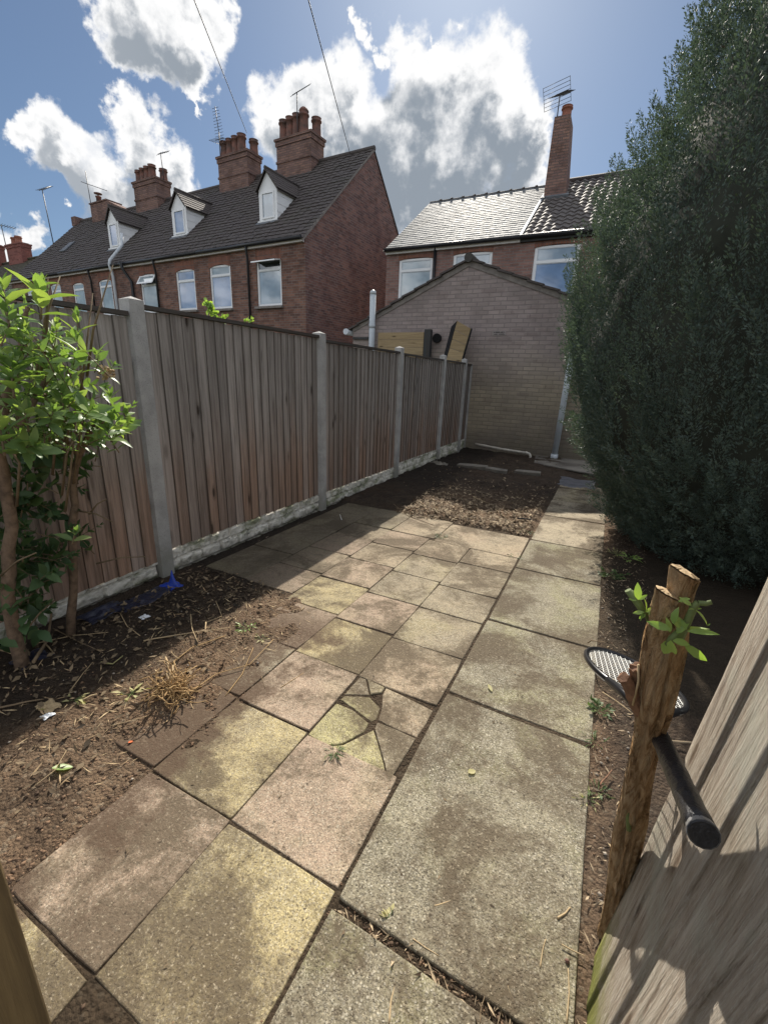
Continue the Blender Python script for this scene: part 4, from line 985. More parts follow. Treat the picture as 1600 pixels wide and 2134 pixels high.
aerial(rowp(-7.25, 3.35, 9.9), (0, 0, .95), (0, -.15, 1), 1.1, 11, .5, 'upright comb-like aerial on the second chimney', grid=True)
aerial(rowp(-11.55, 3.7, 9.95), (-.05, 0, 1.05), (.25, 1, .55), .6, 6, .5, 'small aerial above the third chimney along')
aerial(rowp(-17.5, 3.5, 9.1), (-.12, 0, 2.1), (1, .2, -.32), 1.7, 5, .28, 'aerial with a long drooping boom beside the flat-topped chimney', boomz=.72)
aerial(rowp(-22.2, 3.6, 8.0), (-.25, 0, 3.1), (-.35, .9, .55), 1.1, 7, .55, 'tall lone mast aerial left of the terrace roofs', r=.02)
aerial(rowp(-28.2, 3.6, 8.6), (-.1, 0, 1.35), (.2, 1, .0), 1.0, 7, 1.1, 'aerial beside the red chimney at the far left', r=.02)
aerial((-2.86, 16.6, 8.9), (0, 0, .78), (.35, .9, .42), .75, 9, .60, 'broad grid aerial on the narrow chimney of the right-hand house', grid=True)
def cable(a, c, sag, label):
    a, c = Vector(a), Vector(c); b = MB(); pts = [tuple(a.lerp(c, k/24)-Vector((0, 0, sag*4*(k/24)*(1-k/24)))) for k in range(25)]
    b.tube(pts, .011, 6); thing_mesh('overhead_cable', b, M['cable'], label, 'cable', tuple(a), 'overhead cables')
def wire(px0, py0, Y0, px1, py1, Y1, label):
    a = onY(px0, py0, Y0); c = onY(px1, py1, Y1); d = c-a; cable(a, c+d*1.2, .0, label)
wire(514, 276, 16.5, 405, 0, 8.0, 'overhead cable running up from the second chimney')
wire(729, 318, 16.35, 643, 0, 8.0, 'overhead cable running up from the roof ridge by the gable')

# ------------------------------------------------------------------ leaves
def scale_arrays(P, D, Nn, L, Wd):
    D = D/np.linalg.norm(D, axis=1, keepdims=True); S = np.cross(D, Nn); S /= np.linalg.norm(S, axis=1, keepdims=True)+1e-9
    L = L[:, None]; Wd = Wd[:, None]; V = np.stack([P, P+D*L*.45+S*Wd, P+D*L, P+D*L*.45-S*Wd], 1).reshape(-1, 3)
    return V, np.arange(len(V), dtype=np.int32).reshape(-1, 4)
def leaf_arrays(P, D, Nn, L, Wd, curl=.25, fold=.25, n=4):
    """lance-shaped leaves: base P, direction D, face normal Nn, length L, half width Wd -> vertex and quad arrays"""
    P, D, Nn = (np.asarray(a, float) for a in (P, D, Nn)); L = np.asarray(L, float)[:, None]; Wd = np.asarray(Wd, float)[:, None]
    D = D/np.linalg.norm(D, axis=1, keepdims=True); S = np.cross(D, Nn); S /= np.linalg.norm(S, axis=1, keepdims=True)+1e-9; Nn = np.cross(S, D)
    curl = np.asarray(curl, float); curl = curl[:, None] if curl.ndim else curl
    prof = [(0, .12), (.22, .8), (.5, 1.0), (.78, .62), (1, .02)] if n == 4 else [(0, .15), (.4, 1.0), (1, .03)]
    rows = []
    for t, w in prof:
        c = P + D*L*t - Nn*L*curl*t*t; rows.append((c + S*Wd*w + Nn*Wd*w*fold, c, c - S*Wd*w + Nn*Wd*w*fold))
    k = len(prof); m = len(P); V = np.stack([r[j] for r in rows for j in range(3)], 1).reshape(-1, 3)
    q = []
    for a in range(k-1):
        for j in range(2): q.append((3*a+j, 3*a+j+1, 3*(a+1)+j+1, 3*(a+1)+j))
    Fq = (np.arange(m)[:, None, None]*3*k + np.array(q)[None]).reshape(-1, 4)
    return V, Fq
class Leaves:
    def __init__(s): s.a = []
    def add(s, p, d, n, L, w, curl=.3): s.a.append((tuple(p), tuple(d), tuple(n), L, w, curl))
    def build(s, name, m, parent=None, off=(0, 0, 0), nseg=4, **kw):
        P, D, N, L, W, C = zip(*s.a); V, Fq = leaf_arrays(np.array(P)-np.array(off), D, N, L, W, np.array(C), .28, nseg)
        return from_arrays(name, V, Fq, M[m], parent, True, **kw)
def rv(s=1.0): return Vector((random.gauss(0, s), random.gauss(0, s), random.gauss(0, s)))
def shoot(lv, st, p, d, L, lmax, pairs, r=.004, bend=.2, w=.22, tipl=None):
    """a stem with opposite pairs of lance-shaped leaves, biggest in the middle, a tuft at the tip"""
    p = Vector(p); d = Vector(d).normalized(); pts = [p]; n = 6; b2 = rv(bend); cur = d
    for k in range(n): cur = (cur+b2/n+Vector((0, 0, .12/n))).normalized(); pts.append(pts[-1]+cur*L/n)
    st.tube([tuple(q) for q in pts], [r*(1-.6*k/n) for k in range(n+1)], 5)
    ph = random.uniform(0, math.pi)
    for k in range(pairs):
        f = (k+.6)/pairs; idx = min(n-1, int(f*n)); q = pts[idx].lerp(pts[idx+1], f*n-idx); t = (pts[idx+1]-pts[idx]).normalized()
        a = t.orthogonal().normalized(); a.rotate(Matrix.Rotation(ph+k*math.pi/2*.94, 3, t)) if False else None
        rot = Matrix.Rotation(ph+k*1.5, 3, t); a = rot @ a
        ll = lmax*(.45+.75*math.sin(math.pi*min(1, f*.85+.12)))*random.uniform(.7, 1.15)
        for s_ in (1, -1):
            dd = (a*s_*(1.1-.45*f)+t*(.35+.7*f)+rv(.12)).normalized(); nn = (t-dd*t.dot(dd)).normalized()
            lv.add(q, dd, nn, ll, ll*w*random.uniform(.8, 1.15), random.uniform(.1, .55)*(1-.5*f))
    t = (pts[-1]-pts[-2]).normalized()
    for k in range(4):
        a = Matrix.Rotation(ph+k*1.57, 3, t) @ t.orthogonal().normalized(); dd = (t+a*.35).normalized(); lv.add(pts[-1], dd, (t-dd*.5-a*.3), lmax*random.uniform(.35, .6), lmax*.09, .05)
    return pts

def shrub():
    base = Vector((-2.33, .93, .02)); off = tuple(base)
    root = empty('leafy_shrub', tuple(base), label='leafy green shrub with peeling brown trunks growing against the fence', cat='shrub')
    tr = MB()
    def trunk(pts, r0, r1, seg=12):
        n = 16; P = []
        for k in range(n+1):
            f = k/n*(len(pts)-1); i = min(len(pts)-2, int(f)); q = Vector(pts[i]).lerp(Vector(pts[i+1]), f-i); P.append(tuple(q+Vector((mnoise.noise((q.z*6, 1, r0*90)), mnoise.noise((q.z*6, 5, r0*90)), 0))*.018))
        tr.tube(P, [r0+(r1-r0)*k/n+.004*mnoise.noise((k*.8, r0*50, 0)) for k in range(n+1)], seg)
    t0 = onX(14, 1240, -2.28); t1 = onX(18, 1050, -2.22); t2 = onX(2, 930, -2.16); t3 = onX(12, 800, -2.1)
    trunk([Vector((t0.x-.02, t0.y, -.03)), t0, t1, t2, t3], .030, .020)
    s1 = onX(155, 1120, -2.34); s2 = onX(150, 1030, -2.33); s3 = onX(165, 950, -2.28); s4 = onX(195, 880, -2.2)
    trunk([Vector((s1.x-.06, s1.y-.08, -.02)), s1, s2, s3, s4], .022, .013, 9); trunk([s3, onX(110, 900, -2.2), onX(90, 820, -2.15)], .013, .008, 8)
    trunk([t2, onX(60, 850, -2.1), onX(110, 760, -2.1)], .018, .01, 8)
    trunk([t3, onX(40, 720, -2.05), onX(60, 640, -2.05)], .016, .007, 8)
    tr.build('trunk', M['shrub_bark'], root, off=off)
    lv, dk, st = Leaves(), Leaves(), MB()
    # tall leading shoots, big leaves
    for (x0, y0), (x1, y1), X, lm, n in (((85, 665), (90, 592), -2.07, .105, 5), ((170, 790), (158, 665), -2.06, .098, 6), ((20, 690), (12, 600), -1.98, .10, 6), ((60, 740), (48, 690), -2.0, .07, 6), ((120, 770), (108, 715), -2.08, .062, 5), ((30, 830), (20, 760), -1.95, .10, 6), ((135, 880), (128, 815), -2.0, .085, 6), ((60, 900), (50, 850), -1.96, .085, 6), ((210, 885), (245, 850), -2.05, .085, 6), ((10, 950), (0, 880), -1.93, .1, 6), ((40, 800), (35, 745), -1.98, .09, 6)):
        a = onX(x0, y0, X); c = onX(x1, y1, X); shoot(lv, st, a, c-a, (c-a).length, lm, n, .005, .1, .21)
    # canopy shoots
    canopy = [(0, 640, 130, 720, 30), (0, 720, 230, 850, 62), (20, 850, 262, 930, 52), (90, 740, 235, 900, 34), (0, 850, 120, 960, 22), (110, 895, 250, 955, 18)]
    for x0, y0, x1, y1, cnt in canopy:
        for _ in range(int(cnt*.34)):
            X = random.uniform(-2.35, -1.93); p = onX(random.uniform(x0, x1), random.uniform(y0, y1), X)
            d = Vector((random.uniform(-.3, .9), random.uniform(-.5, .7), random.uniform(.2, 1.1)))
            L = random.uniform(.08, .20); shoot(lv, st, p-d.normalized()*L*.5, d, L, random.uniform(.042, .095), random.randint(3, 5), .003, .4, .21)
    # inner and lower foliage, its shade put into a darker leaf colour
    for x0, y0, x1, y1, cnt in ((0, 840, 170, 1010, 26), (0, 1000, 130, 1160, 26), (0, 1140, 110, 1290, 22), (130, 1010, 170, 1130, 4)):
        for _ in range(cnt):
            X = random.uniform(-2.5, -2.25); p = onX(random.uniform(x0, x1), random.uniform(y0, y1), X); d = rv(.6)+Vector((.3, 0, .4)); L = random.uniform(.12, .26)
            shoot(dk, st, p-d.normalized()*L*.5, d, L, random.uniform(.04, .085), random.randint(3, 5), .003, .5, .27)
    for _ in range(34):      # big basal leaves
        X = random.uniform(-2.45, -2.15); p = onX(random.uniform(-20, 95), random.uniform(1225, 1350), X)
        dk.add(p, rv(.7)+Vector((.4, -.3, .1)), Vector((.2, -.2, 1))+rv(.3), random.uniform(.05, .10), random.uniform(.018, .03), .35)
    for p, d in ((onX(150, 1135, -2.15), (0.3, .1, .7)),):
        shoot(lv, st, p, d, .07, .085, 2, .004, .05, .26)
    # dry twigs sticking out
    for A, B, X0, X1 in (((165, 1065), (235, 1088), -2.35, -2.25), ((185, 1072), (222, 1040), -2.33, -2.25), ((200, 1175), (305, 1160), -2.45, -2.3), ((40, 1260), (140, 1190), -2.4, -2.3), ((0, 1200), (75, 1152), -2.2, -2.1), ((50, 1320), (115, 1250), -2.3, -2.28)):
        a, c = onX(*A, X0), onX(*B, X1); st.tube([tuple(a), tuple(a.lerp(c, .5)+Vector((0, 0, .015))), tuple(c)], [.005, .004, .003], 5)
    for k in range(14):
        p = onX(random.uniform(10, 200), random.uniform(640, 1000), -2.1); q = p+Vector((random.uniform(-.05, .12), random.uniform(-.1, .1), random.uniform(.05, .3))); st.tube([tuple(p-Vector((.1, 0, .2))), tuple(p), tuple(q)], [.006, .005, .002], 5)
    st.build('stems', M['woody_stem'], root, off=off); lv.build('leaves', 'shrub_leaf', root, off); dk.build('shaded_leaves', 'shrub_leaf_shaded', root, off)
    # dead flower head
    fh = MB(); c = onX(220, 775, -2.1)
    for _ in range(40):
        q = c+rv(.012)+Vector((0, 0, random.uniform(-.02, .02))); fh.box(q, (.012, .009, .009), Matrix.Rotation(random.uniform(0, 3), 3, rv().normalized()))
    fh.build('dead_flower', M['dry_stem'], root, off=off)
shrub()

def far_climber():
    p0 = onX(470, 690, -2.95); root = empty('climbing_plant', (p0.x, p0.y, 0), label='yellow-green climbing shoot peeping over the fence top in front of the terrace windows', cat='plant'); off = (p0.x, p0.y, 0)
    lv, st = Leaves(), MB()
    tip = onX(428, 628, -2.95); st.tube([(p0.x, p0.y, 0), tuple(p0-Vector((0, 0, .3))), tuple(p0), tuple(p0.lerp(tip, .6)), tuple(tip)], [.012, .009, .006, .004, .003], 6)
    for k in range(90):
        f = random.random(); q = p0.lerp(tip, f*1.02)+rv(.022)*(1-.5*f); lv.add(q, rv(1)+Vector((0, 0, .5)), rv(1)+Vector((0, 0, 1)), random.uniform(.03, .05), random.uniform(.012, .018), .2)
    for px, py in ((468, 662), (513, 672), (518, 667)):
        q = onX(px, py, -2.95)
        for k in range(9): lv.add(q+rv(.015), rv(1)+Vector((0, 0, .6)), rv(1), .03, .012, .2)
        st.tube([tuple(q-Vector((0, 0, .6))), tuple(q)], .004, 5)
    st.build('stem', M['green_stem'], root, off=off); lv.build('leaves', 'sprout_leaf', root, off)
far_climber()

# ------------------------------------------------------------------ big evergreen on the right
def conifer():
    cx, cy = 1.5, 5.0
    root = empty('evergreen_tree', (cx, cy, 0), label='huge dense dark green conifer leaning over the path on the right', cat='tree')
    prof = [(0, 1.12), (.3, 1.27), (.7, 1.52), (1.1, 1.74), (1.7, 1.95), (2.3, 1.94), (3.0, 1.72), (3.6, 1.45), (4.1, 1.26), (4.6, 1.08), (5.2, .82), (6.0, .66), (6.8, .34), (7.4, .06)]
    zs, rs = zip(*prof); rad = lambda z: float(np.interp(z, zs, rs))
    kx, ky = 1.0, 1.1; flare = lambda z: 1.0
    def lump(th, z): return 1 + .05*mnoise.noise((math.cos(th)*1.6, math.sin(th)*1.6, z*.9)) + .06*mnoise.noise((math.cos(th)*4, math.sin(th)*4, z*1.4+9))
    # trunk and inner twig mass
    b = MB(); b.tube([(cx, cy, -.1), (cx, cy, 3), (cx, cy, 6.9)], [.2, .14, .03], 10)
    for k in range(26):
        th = random.uniform(0, 6.28); z = random.uniform(.2, 6); L = rad(z)*.75; b.tube([(cx, cy, z), (cx+math.cos(th)*L*.5, cy+math.sin(th)*L*.5, z+.3), (cx+math.cos(th)*L, cy+math.sin(th)*L, z+.9)], [.035, .02, .008], 5)
    b.build('trunk', M['shrub_bark'], root, off=(cx, cy, 0))
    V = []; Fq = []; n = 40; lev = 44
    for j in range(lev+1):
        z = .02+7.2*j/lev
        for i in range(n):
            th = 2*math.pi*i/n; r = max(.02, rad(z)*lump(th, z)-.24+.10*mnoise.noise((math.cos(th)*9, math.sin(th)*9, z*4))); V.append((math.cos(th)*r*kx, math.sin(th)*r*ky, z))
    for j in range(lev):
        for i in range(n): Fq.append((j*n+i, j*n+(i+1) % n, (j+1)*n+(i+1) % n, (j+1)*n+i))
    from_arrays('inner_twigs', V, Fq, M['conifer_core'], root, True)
    # upright plumes, each a spray of small flat scales
    rng = np.random.default_rng(11); PP, DD, NN, LL, WW = [], [], [], [], []
    nplume = 5600
    for k in range(nplume):
        z = 7.3*(rng.random()**1.15); th = rng.random()*2*math.pi
        vis = math.cos(th-math.radians(236))      # towards the garden and the path: fuller foliage
        if vis < -.3 and rng.random() < .72: continue
        r = rad(z)*lump(th, z); nrm = np.array([math.cos(th)*kx, math.sin(th)*ky, 0]); c = np.array([cx+nrm[0]*r, cy+nrm[1]*r, z])
        nrm /= np.linalg.norm(nrm); ax = np.array([0, 0, 1.0])*.9 + nrm*.42 + rng.normal(0, .16, 3)
        if z < 1.0: ax = ax*np.array([1, 1, .45]) + nrm*.25
        ax /= np.linalg.norm(ax); H = rng.uniform(.26, .62); Rr = rng.uniform(.045, .10); m = int(rng.uniform(170, 270)*(1.1 if vis > 0 else .6))
        t = rng.random(m)**.8; ph = rng.random(m)*6.283; e1 = np.cross(ax, nrm+rng.normal(0, .01, 3)); e1 /= np.linalg.norm(e1); e2 = np.cross(ax, e1)
        rr = Rr*(1-.85*t**1.6)*np.sqrt(rng.random(m)*.8+.2)
        out = np.cos(ph)[:, None]*e1+np.sin(ph)[:, None]*e2
        P = c - nrm*rng.uniform(.0, .12) + ax*((t-.35)*H)[:, None] + out*rr[:, None]
        D = ax*(.75+.4*t)[:, None] + out*.8 + rng.normal(0, .22, (m, 3)); PP.append(P); DD.append(D); NN.append(rng.normal(0, 1, (m, 3))+nrm); L = rng.uniform(.012, .033, m)*(1-.2*t); LL.append(L); WW.append(L*rng.uniform(.14, .22, m))
    # stray leading sprigs along the outline
    P, D, N, L, W = (np.concatenate(a) for a in (PP, DD, NN, LL, WW))
    V, Fq = scale_arrays(P-np.array([cx, cy, 0]), D, N, L, W)
    from_arrays('crown', V, Fq, M['conifer_leaf'], root)
    print('conifer quads', len(Fq))
conifer()

# ------------------------------------------------------------------ weathered fence panel at the near right
def near_panel():
    P0 = Vector((.206, .925, -.02)); e = -ray(738, 3090); e.normalize(); th = R(-4)
    al = Vector((math.sin(th), -math.cos(th), 0)); al = (al-e*al.dot(e)).normalized(); nrm = e.cross(al).normalized()
    if nrm.x > 0: nrm = -nrm
    root = empty('leaning_boards', tuple(P0), label='weathered grey panel of rough vertical boards leaning at the near right, mossy at its foot', cat='fence panel')
    x = 0.0; widths = [.10, .135, .14, .14, .14, .14, .14, .14, .14, .14]; H = 1.75
    rot = Matrix((al, nrm, e)).transposed()
    for k, w in enumerate(widths):
        b = MB(); nz = 40; nx = 8
        # front face as a gently cupped, rough sawn sheet; thin edge under, thick edge over the next board
        def fr(u, z): return (.006+.0035*u/w) + .0016*mnoise.noise((u*40+k*9, z*3, 1)) + .0022*mnoise.noise((u*14, z*2+k*5, 4)) + .0007*mnoise.noise((u*160, z*9, k))
        V = []
        for j in range(nz+1):
            for i in range(nx+1):
                u = (w+.02)*i/nx; z = H*j/nz; edge = .002*mnoise.noise((z*9, k*3, 2)) if i in (0, nx) else 0
                ex = random.uniform(-.012, .012) if j == 0 else 0
                V.append((x+u+edge, fr(u, z)+.0, z+ex))
        b.v = V; n1 = nx+1
        for j in range(nz):
            for i in range(nx): b.f.append((j*n1+i, (j+1)*n1+i, (j+1)*n1+i+1, j*n1+i+1)); b.m.append(0); b.sm.append(True)
        i0 = len(b.v); b.v += [(v[0], -.004, v[2]) for v in V]
        for j in range(nz):
            for i, s_ in ((0, 1), (nx, -1)):
                q = [j*n1+i, i0+j*n1+i, i0+(j+1)*n1+i, (j+1)*n1+i]; b.f.append(tuple(q if s_ > 0 else q[::-1])); b.m.append(0); b.sm.append(False)
        for i in range(nx): b.f.append((i0+i, i, i+1, i0+i+1)); b.f.append((nz*n1+i, i0+nz*n1+i, i0+nz*n1+i+1, nz*n1+i+1)); b.m += [0, 0]; b.sm += [False, False]
        for j in range(nz): b.f.append((i0+j*n1, i0+j*n1+nx, i0+(j+1)*n1+nx, i0+(j+1)*n1)); b.m.append(0); b.sm.append(False)
        o = b.build('board', M['weathered_board'], root); x += w
    b = MB()
    for z in (.35, 1.0, 1.55): b.box2((.03, -.045, z), (x-.02, -.006, z+.07))
    b.build('rail', M['fence_wood'], root)
    root.matrix_world = Matrix.Translation(P0) @ rot.to_4x4()
    return P0, e, al, nrm
PNL = near_panel()

# smooth square post at the near left
def near_post():
    a = gnd(110, 2134, .30); d = Vector((a.x, a.y, 0)).normalized(); s_ = Vector((-d.y, d.x, 0))   # s_ points left
    b = MB(); w, t = .10, .075; d2 = (d*.92+s_*.38).normalized(); s2 = Vector((-d2.y, d2.x, 0))
    p = [a, a+d2*t, a+s2*w+d2*t, a+s2*w]; p = [(q.x, q.y, -.1) for q in p]
    b.prism(p, (0, 0, 1.25)); thing_mesh('gate_post', b, M['gate_post'], 'smooth olive brown timber post at the near left corner', 'post', (a.x, a.y, 0), bevel=.004)
near_post()

# ------------------------------------------------------------------ cut stump with sprouts, and the racket
def stump():
    base = Vector((.227, .985, 0)); off = tuple(base)
    root = empty('tree_stump', tuple(base), label='cut shrub stump with stringy brown bark and fresh green sprouts', cat='stump')
    top = Vector((.127, .662, 1.174)); ctl = [base-Vector((-.012, -.04, .08)), base, Vector((.188, .855, .4695)), Vector((.151, .737, .849)), Vector((.133, .679, 1.069)), top]
    def spline(ctl, n):
        out = []
        for k in range(n+1):
            f = k/n*(len(ctl)-1); i = min(len(ctl)-2, int(f)); out.append(ctl[i].lerp(ctl[i+1], f-i))
        return out
    def barky(b, pts, rads, seg=44, seedz=0, cutn=Vector((.42, .1, 1)).normalized()):
        n = len(pts); i0 = len(b.v)
        for k, p in enumerate(pts):
            t = (pts[min(k+1, n-1)]-pts[max(0, k-1)]).normalized(); a = Vector((1, 0, 0)); a = (a-t*a.dot(t)).normalized(); c = t.cross(a)
            for j in range(seg):
                an = 2*math.pi*j/seg; s_ = k*.045
                rg = mnoise.fractal((math.cos(an)*4.2, math.sin(an)*4.2, s_*1.1+seedz), 1, 2, 4); rid = abs(mnoise.noise((math.cos(an)*7, math.sin(an)*7, s_*.9+seedz+4)))
                r = rads[k]*(1+.12*rg-.26*max(0, .3-rid)/.3); b.v.append(tuple(p+(a*math.cos(an)+c*math.sin(an))*r))
        for k in range(n-1):
            for j in range(seg): q = i0+k*seg; b.f.append((q+j, q+(j+1) % seg, q+seg+(j+1) % seg, q+seg+j)); b.m.append(0); b.sm.append(True)
        ax = (pts[-1]-pts[-3]).normalized(); c0 = pts[-1]      # saw cut nearly level, not square to the stem
        for back in range(5):
            for j in range(seg):
                q = Vector(b.v[i0+(n-1-back)*seg+j]); h = -(q-c0).dot(cutn)/ax.dot(cutn) if back == 0 else None
                if back == 0: b.v[i0+(n-1)*seg+j] = tuple(q+ax*h)
                else:
                    top_ = Vector(b.v[i0+(n-1)*seg+j]); lim = (top_-q).dot(ax)
                    if lim < .004*back: b.v[i0+(n-1-back)*seg+j] = tuple(q-ax*(.004*back-lim))
        return [b.v[i0+(n-1)*seg+j] for j in range(seg)]
    tr, cut = MB(), MB()
    P = spline(ctl, 90); R_ = [.058 if k < 3 else .049-.012*min(1, k/62)-(.007 if k > 66 else .007*max(0, (k-58)/8)) for k in range(91)]
    R_ = [.0255+.012*max(0, 1-k/14)**2+ (.003*math.sin(k*.21)) - (.0065*sst((k-58)/12)) for k in range(91)]
    e1 = barky(tr, P, R_, 44)
    s2 = [Vector((.172, .822, .80)), Vector((.158, .792, .92)), Vector((.139, .755, 1.055)), Vector((.131, .742, 1.10))]
    p2 = [onY(1352, 1440, .72), onY(1368, 1340, .692), onY(1384, 1270, .664), onY(1391, 1238, .655)]
    e2 = barky(tr, spline(p2, 40), [.0195-.003*k/40 for k in range(41)], 36, 7)
    tr.build('trunk', M['stump_bark'], root, off=off)
    for e, nn in ((e1, Vector((.42, .1, 1))), (e2, Vector((.30, .1, 1)))):
        c = sum((Vector(q) for q in e), Vector())/len(e); ring = [Vector(q)+(c-Vector(q))*.06+Vector((0, 0, .002)) for q in e]; i0 = len(cut.v)
        inner = [c+(q-c)*.55+Vector((0, 0, .003+.002*mnoise.noise((q.x*90, q.y*90, 0)))) for q in ring]
        cut.v += [tuple(q) for q in ring]+[tuple(q) for q in inner]; n = len(ring)
        for j in range(n): cut.f.append((i0+j, i0+(j+1) % n, i0+n+(j+1) % n, i0+n+j)); cut.m.append(0); cut.sm.append(False)
        cut.f.append(tuple(i0+n+j for j in range(n))); cut.m.append(0); cut.sm.append(False)
    cut.build('cut_face', M['cut_wood'], root, off=off)
    sn = MB()      # torn side branches
    for A, B, Y0, Y1, r in (((1345, 1500), (1300, 1412), .735, .695, .014), ((1340, 1470), (1322, 1392), .735, .705, .012), ((1335, 1450), (1328, 1385), .745, .725, .010)):
        a, c = onY(*A, Y0), onY(*B, Y1)
        m = 12; i0 = len(sn.v); sn.tube([tuple(a.lerp(c, t/m)+Vector((mnoise.noise((t*.5, r*900, 1)), mnoise.noise((t*.5, r*900, 5)), 0))*.003) for t in range(m+1)], [r*(1-.35*t/m) for t in range(m+1)], 14, smooth=False)
        ax = (c-a).normalized()
        for q in range(i0, len(sn.v)):
            v = Vector(sn.v[q]); t = (q-i0)//14; k = mnoise.noise((q*1.7, r*500, 3)); sn.v[q] = tuple(v+ax*(.010*k if t >= m-1 else 0)+(v-a.lerp(c, t/m))*(.22*mnoise.noise(((q-i0) % 14*.9, t*.25, r*300))))
    sn.build('torn_branch', M['torn_wood'], root, off=off)
    st, lv = MB(), Leaves()
    def twig(pxs, Y, r=.004):
        pts = [onY(x, y, Y) for x, y in pxs]; st.tube([tuple(p) for p in pts], [r*(1-.3*k/len(pts)) for k in range(len(pts))], 6); return pts
    def leafpx(x0, y0, x1, y1, Y, w=.24, curl=.25, up=None, dy=0):
        a = onY(x0, y0, Y); c = onY(x1, y1, Y+dy); d = c-a; lv.add(a, d, up or (rv(.4)+Vector((-.3, -.8, .9))), d.length*1.03, d.length*w, curl)
    twig([(1352, 1292), (1336, 1262), (1325, 1238), (1308, 1230)], .67); twig([(1308, 1230), (1330, 1262), (1345, 1285)], .665, .005)
    for l in ((1330,1250,1328,1218), (1332,1250,1347,1240), (1326,1252,1310,1247), (1345,1275,1349,1248), (1345,1276,1364,1266), (1342,1276,1318,1277), (1342,1278,1330,1293), (1350,1280,1362,1275), (1345,1280,1330,1290)): leafpx(*l, .66, .22)
    st.build('sprout', M['green_stem'], root, off=off); st = MB()
    tw = twig([(1416, 1330), (1430, 1300), (1447, 1262), (1455, 1256)], .643, .0055); twig([(1455, 1257), (1470, 1258), (1483, 1255)], .643, .004)
    for l in ((1420,1310,1405,1282,.3), (1398,1312,1350,1296,.2), (1396,1318,1392,1290,.2), (1398,1335,1380,1365,.3), (1398,1335,1402,1367,.3), (1402,1335,1438,1342,.26), (1425,1343,1478,1382,.16), (1405,1316,1470,1299,.12), (1432,1316,1498,1316,.13), (1450,1272,1482,1300,.13), (1480,1300,1474,1304,.2), (1410,1320,1434,1290,.2), (1440,1262,1418,1245,.2), (1438,1248,1412,1252,.22), (1447,1268,1462,1268,.2), (1446,1270,1434,1268,.2), (1402,1300,1408,1268,.22), (1430,1312,1420,1292,.2)):
        leafpx(*l[:4], .637+random.uniform(-.010, .007), l[4])
    twig([(1392, 1345), (1400, 1330), (1412, 1318)], .643, .005)
    st.build('sprout', M['green_stem'], root, off=off); st = MB()
    twig([(1310, 1730), (1308, 1690), (1316, 1640), (1318, 1632)], .79, .005); leafpx(1316, 1640, 1330, 1628, .785, .3); leafpx(1316, 1640, 1318, 1655, .785, .25); leafpx(1390, 1600, 1388, 1622, .80, .3)
    st.build('sprout', M['green_stem'], root, off=off); st = MB()
    st.tube([tuple(onY(1318, 1470, .70)), tuple(onY(1330, 1420, .695)), tuple(onY(1330, 1385, .70))], .0018, 5)
    st.build('bark_strip', M['dry_stem'], root, off=off); lv.build('leaves', 'sprout_leaf', root, off)
stump()

def racket():
    B = onY(1464, 1735, .49); C = onY(1318, 1409, 1.07); A = (C-B).normalized()
    root = empty('tennis_racket', tuple(B), label='old black tennis racket with white strings propped through the stump against the rough boards', cat='racket'); off = tuple(B)
    # cross axis: horizontal of the head as seen, square to the shaft
    a, c = onY(1226, 1366, 1.07), onY(1408, 1447, 1.07); X = (c-a); X = (X-A*X.dot(A)).normalized(); N = A.cross(X).normalized()
    hw, hl = .108, .178
    def hp(u, v): return C+X*u*hw+A*v*hl
    f = MB(); pts = [tuple(hp(math.cos(t), math.sin(t))) for t in np.linspace(0, 2*math.pi, 49)]; f.tube(pts, .0068, 8, False); f.build('head_frame', M['racket_black'], root, off=off)
    w = MB(); w.tube([tuple(Vector(p)+N*.003) for p in pts[2:20]], .0052, 6); w.tube([tuple(Vector(p)+N*.003) for p in pts[28:44]], .0052, 6); w.build('frame_stripe', M['racket_white'], root, off=off)
    s_ = MB()
    for k in range(-8, 9):
        u = k/9.0; h = math.sqrt(1-u*u); s_.tube([tuple(hp(u, -h)), tuple(hp(u, h))], .0008, 4, False); 
    for k in range(-9, 10):
        v = k/10.0; h = math.sqrt(1-v*v); s_.tube([tuple(hp(-h, v)+N*.0012), tuple(hp(h, v)+N*.0012)], .0008, 4, False)
    s_.build('strings', M['string'], root, off=off)
    sh = MB(); j = C-A*(hl+.10)
    for u in (-1, 1): sh.tube([tuple(hp(u*.62, -.80)), tuple(hp(u*.34, -1.12)), tuple(j+X*u*.010)], [.008, .0085, .009], 8)
    L = (j-B).length; sh.tube([tuple(j), tuple(j-A*L*.2)], .0115, 10); sh.build('shaft', M['racket_black'], root, off=off)
    g = MB(); n = 14; P = [B+A*(L*.82*k/n) for k in range(n+1)]; g.tube([tuple(p) for p in P], [.0158 if k == 0 else .0143+.0012*(1-k/n)+.0006*math.sin(k*2.2) for k in range(n+1)], 12, smooth=True); g.build('grip', M['racket_grip'], root, off=off)
    g = MB(); g.tube([tuple(B+A*.004), tuple(B-A*.003)], [.0160, .0166], 14, smooth=False); g.build('butt_ring', M['butt_grey'], root, off=off)
    g = MB(); g.tube([tuple(B-A*.0031), tuple(B-A*.005)], [.0156, .0144], 14, smooth=False); g.build('butt_cap', M['racket_grip'], root, off=off)
racket()

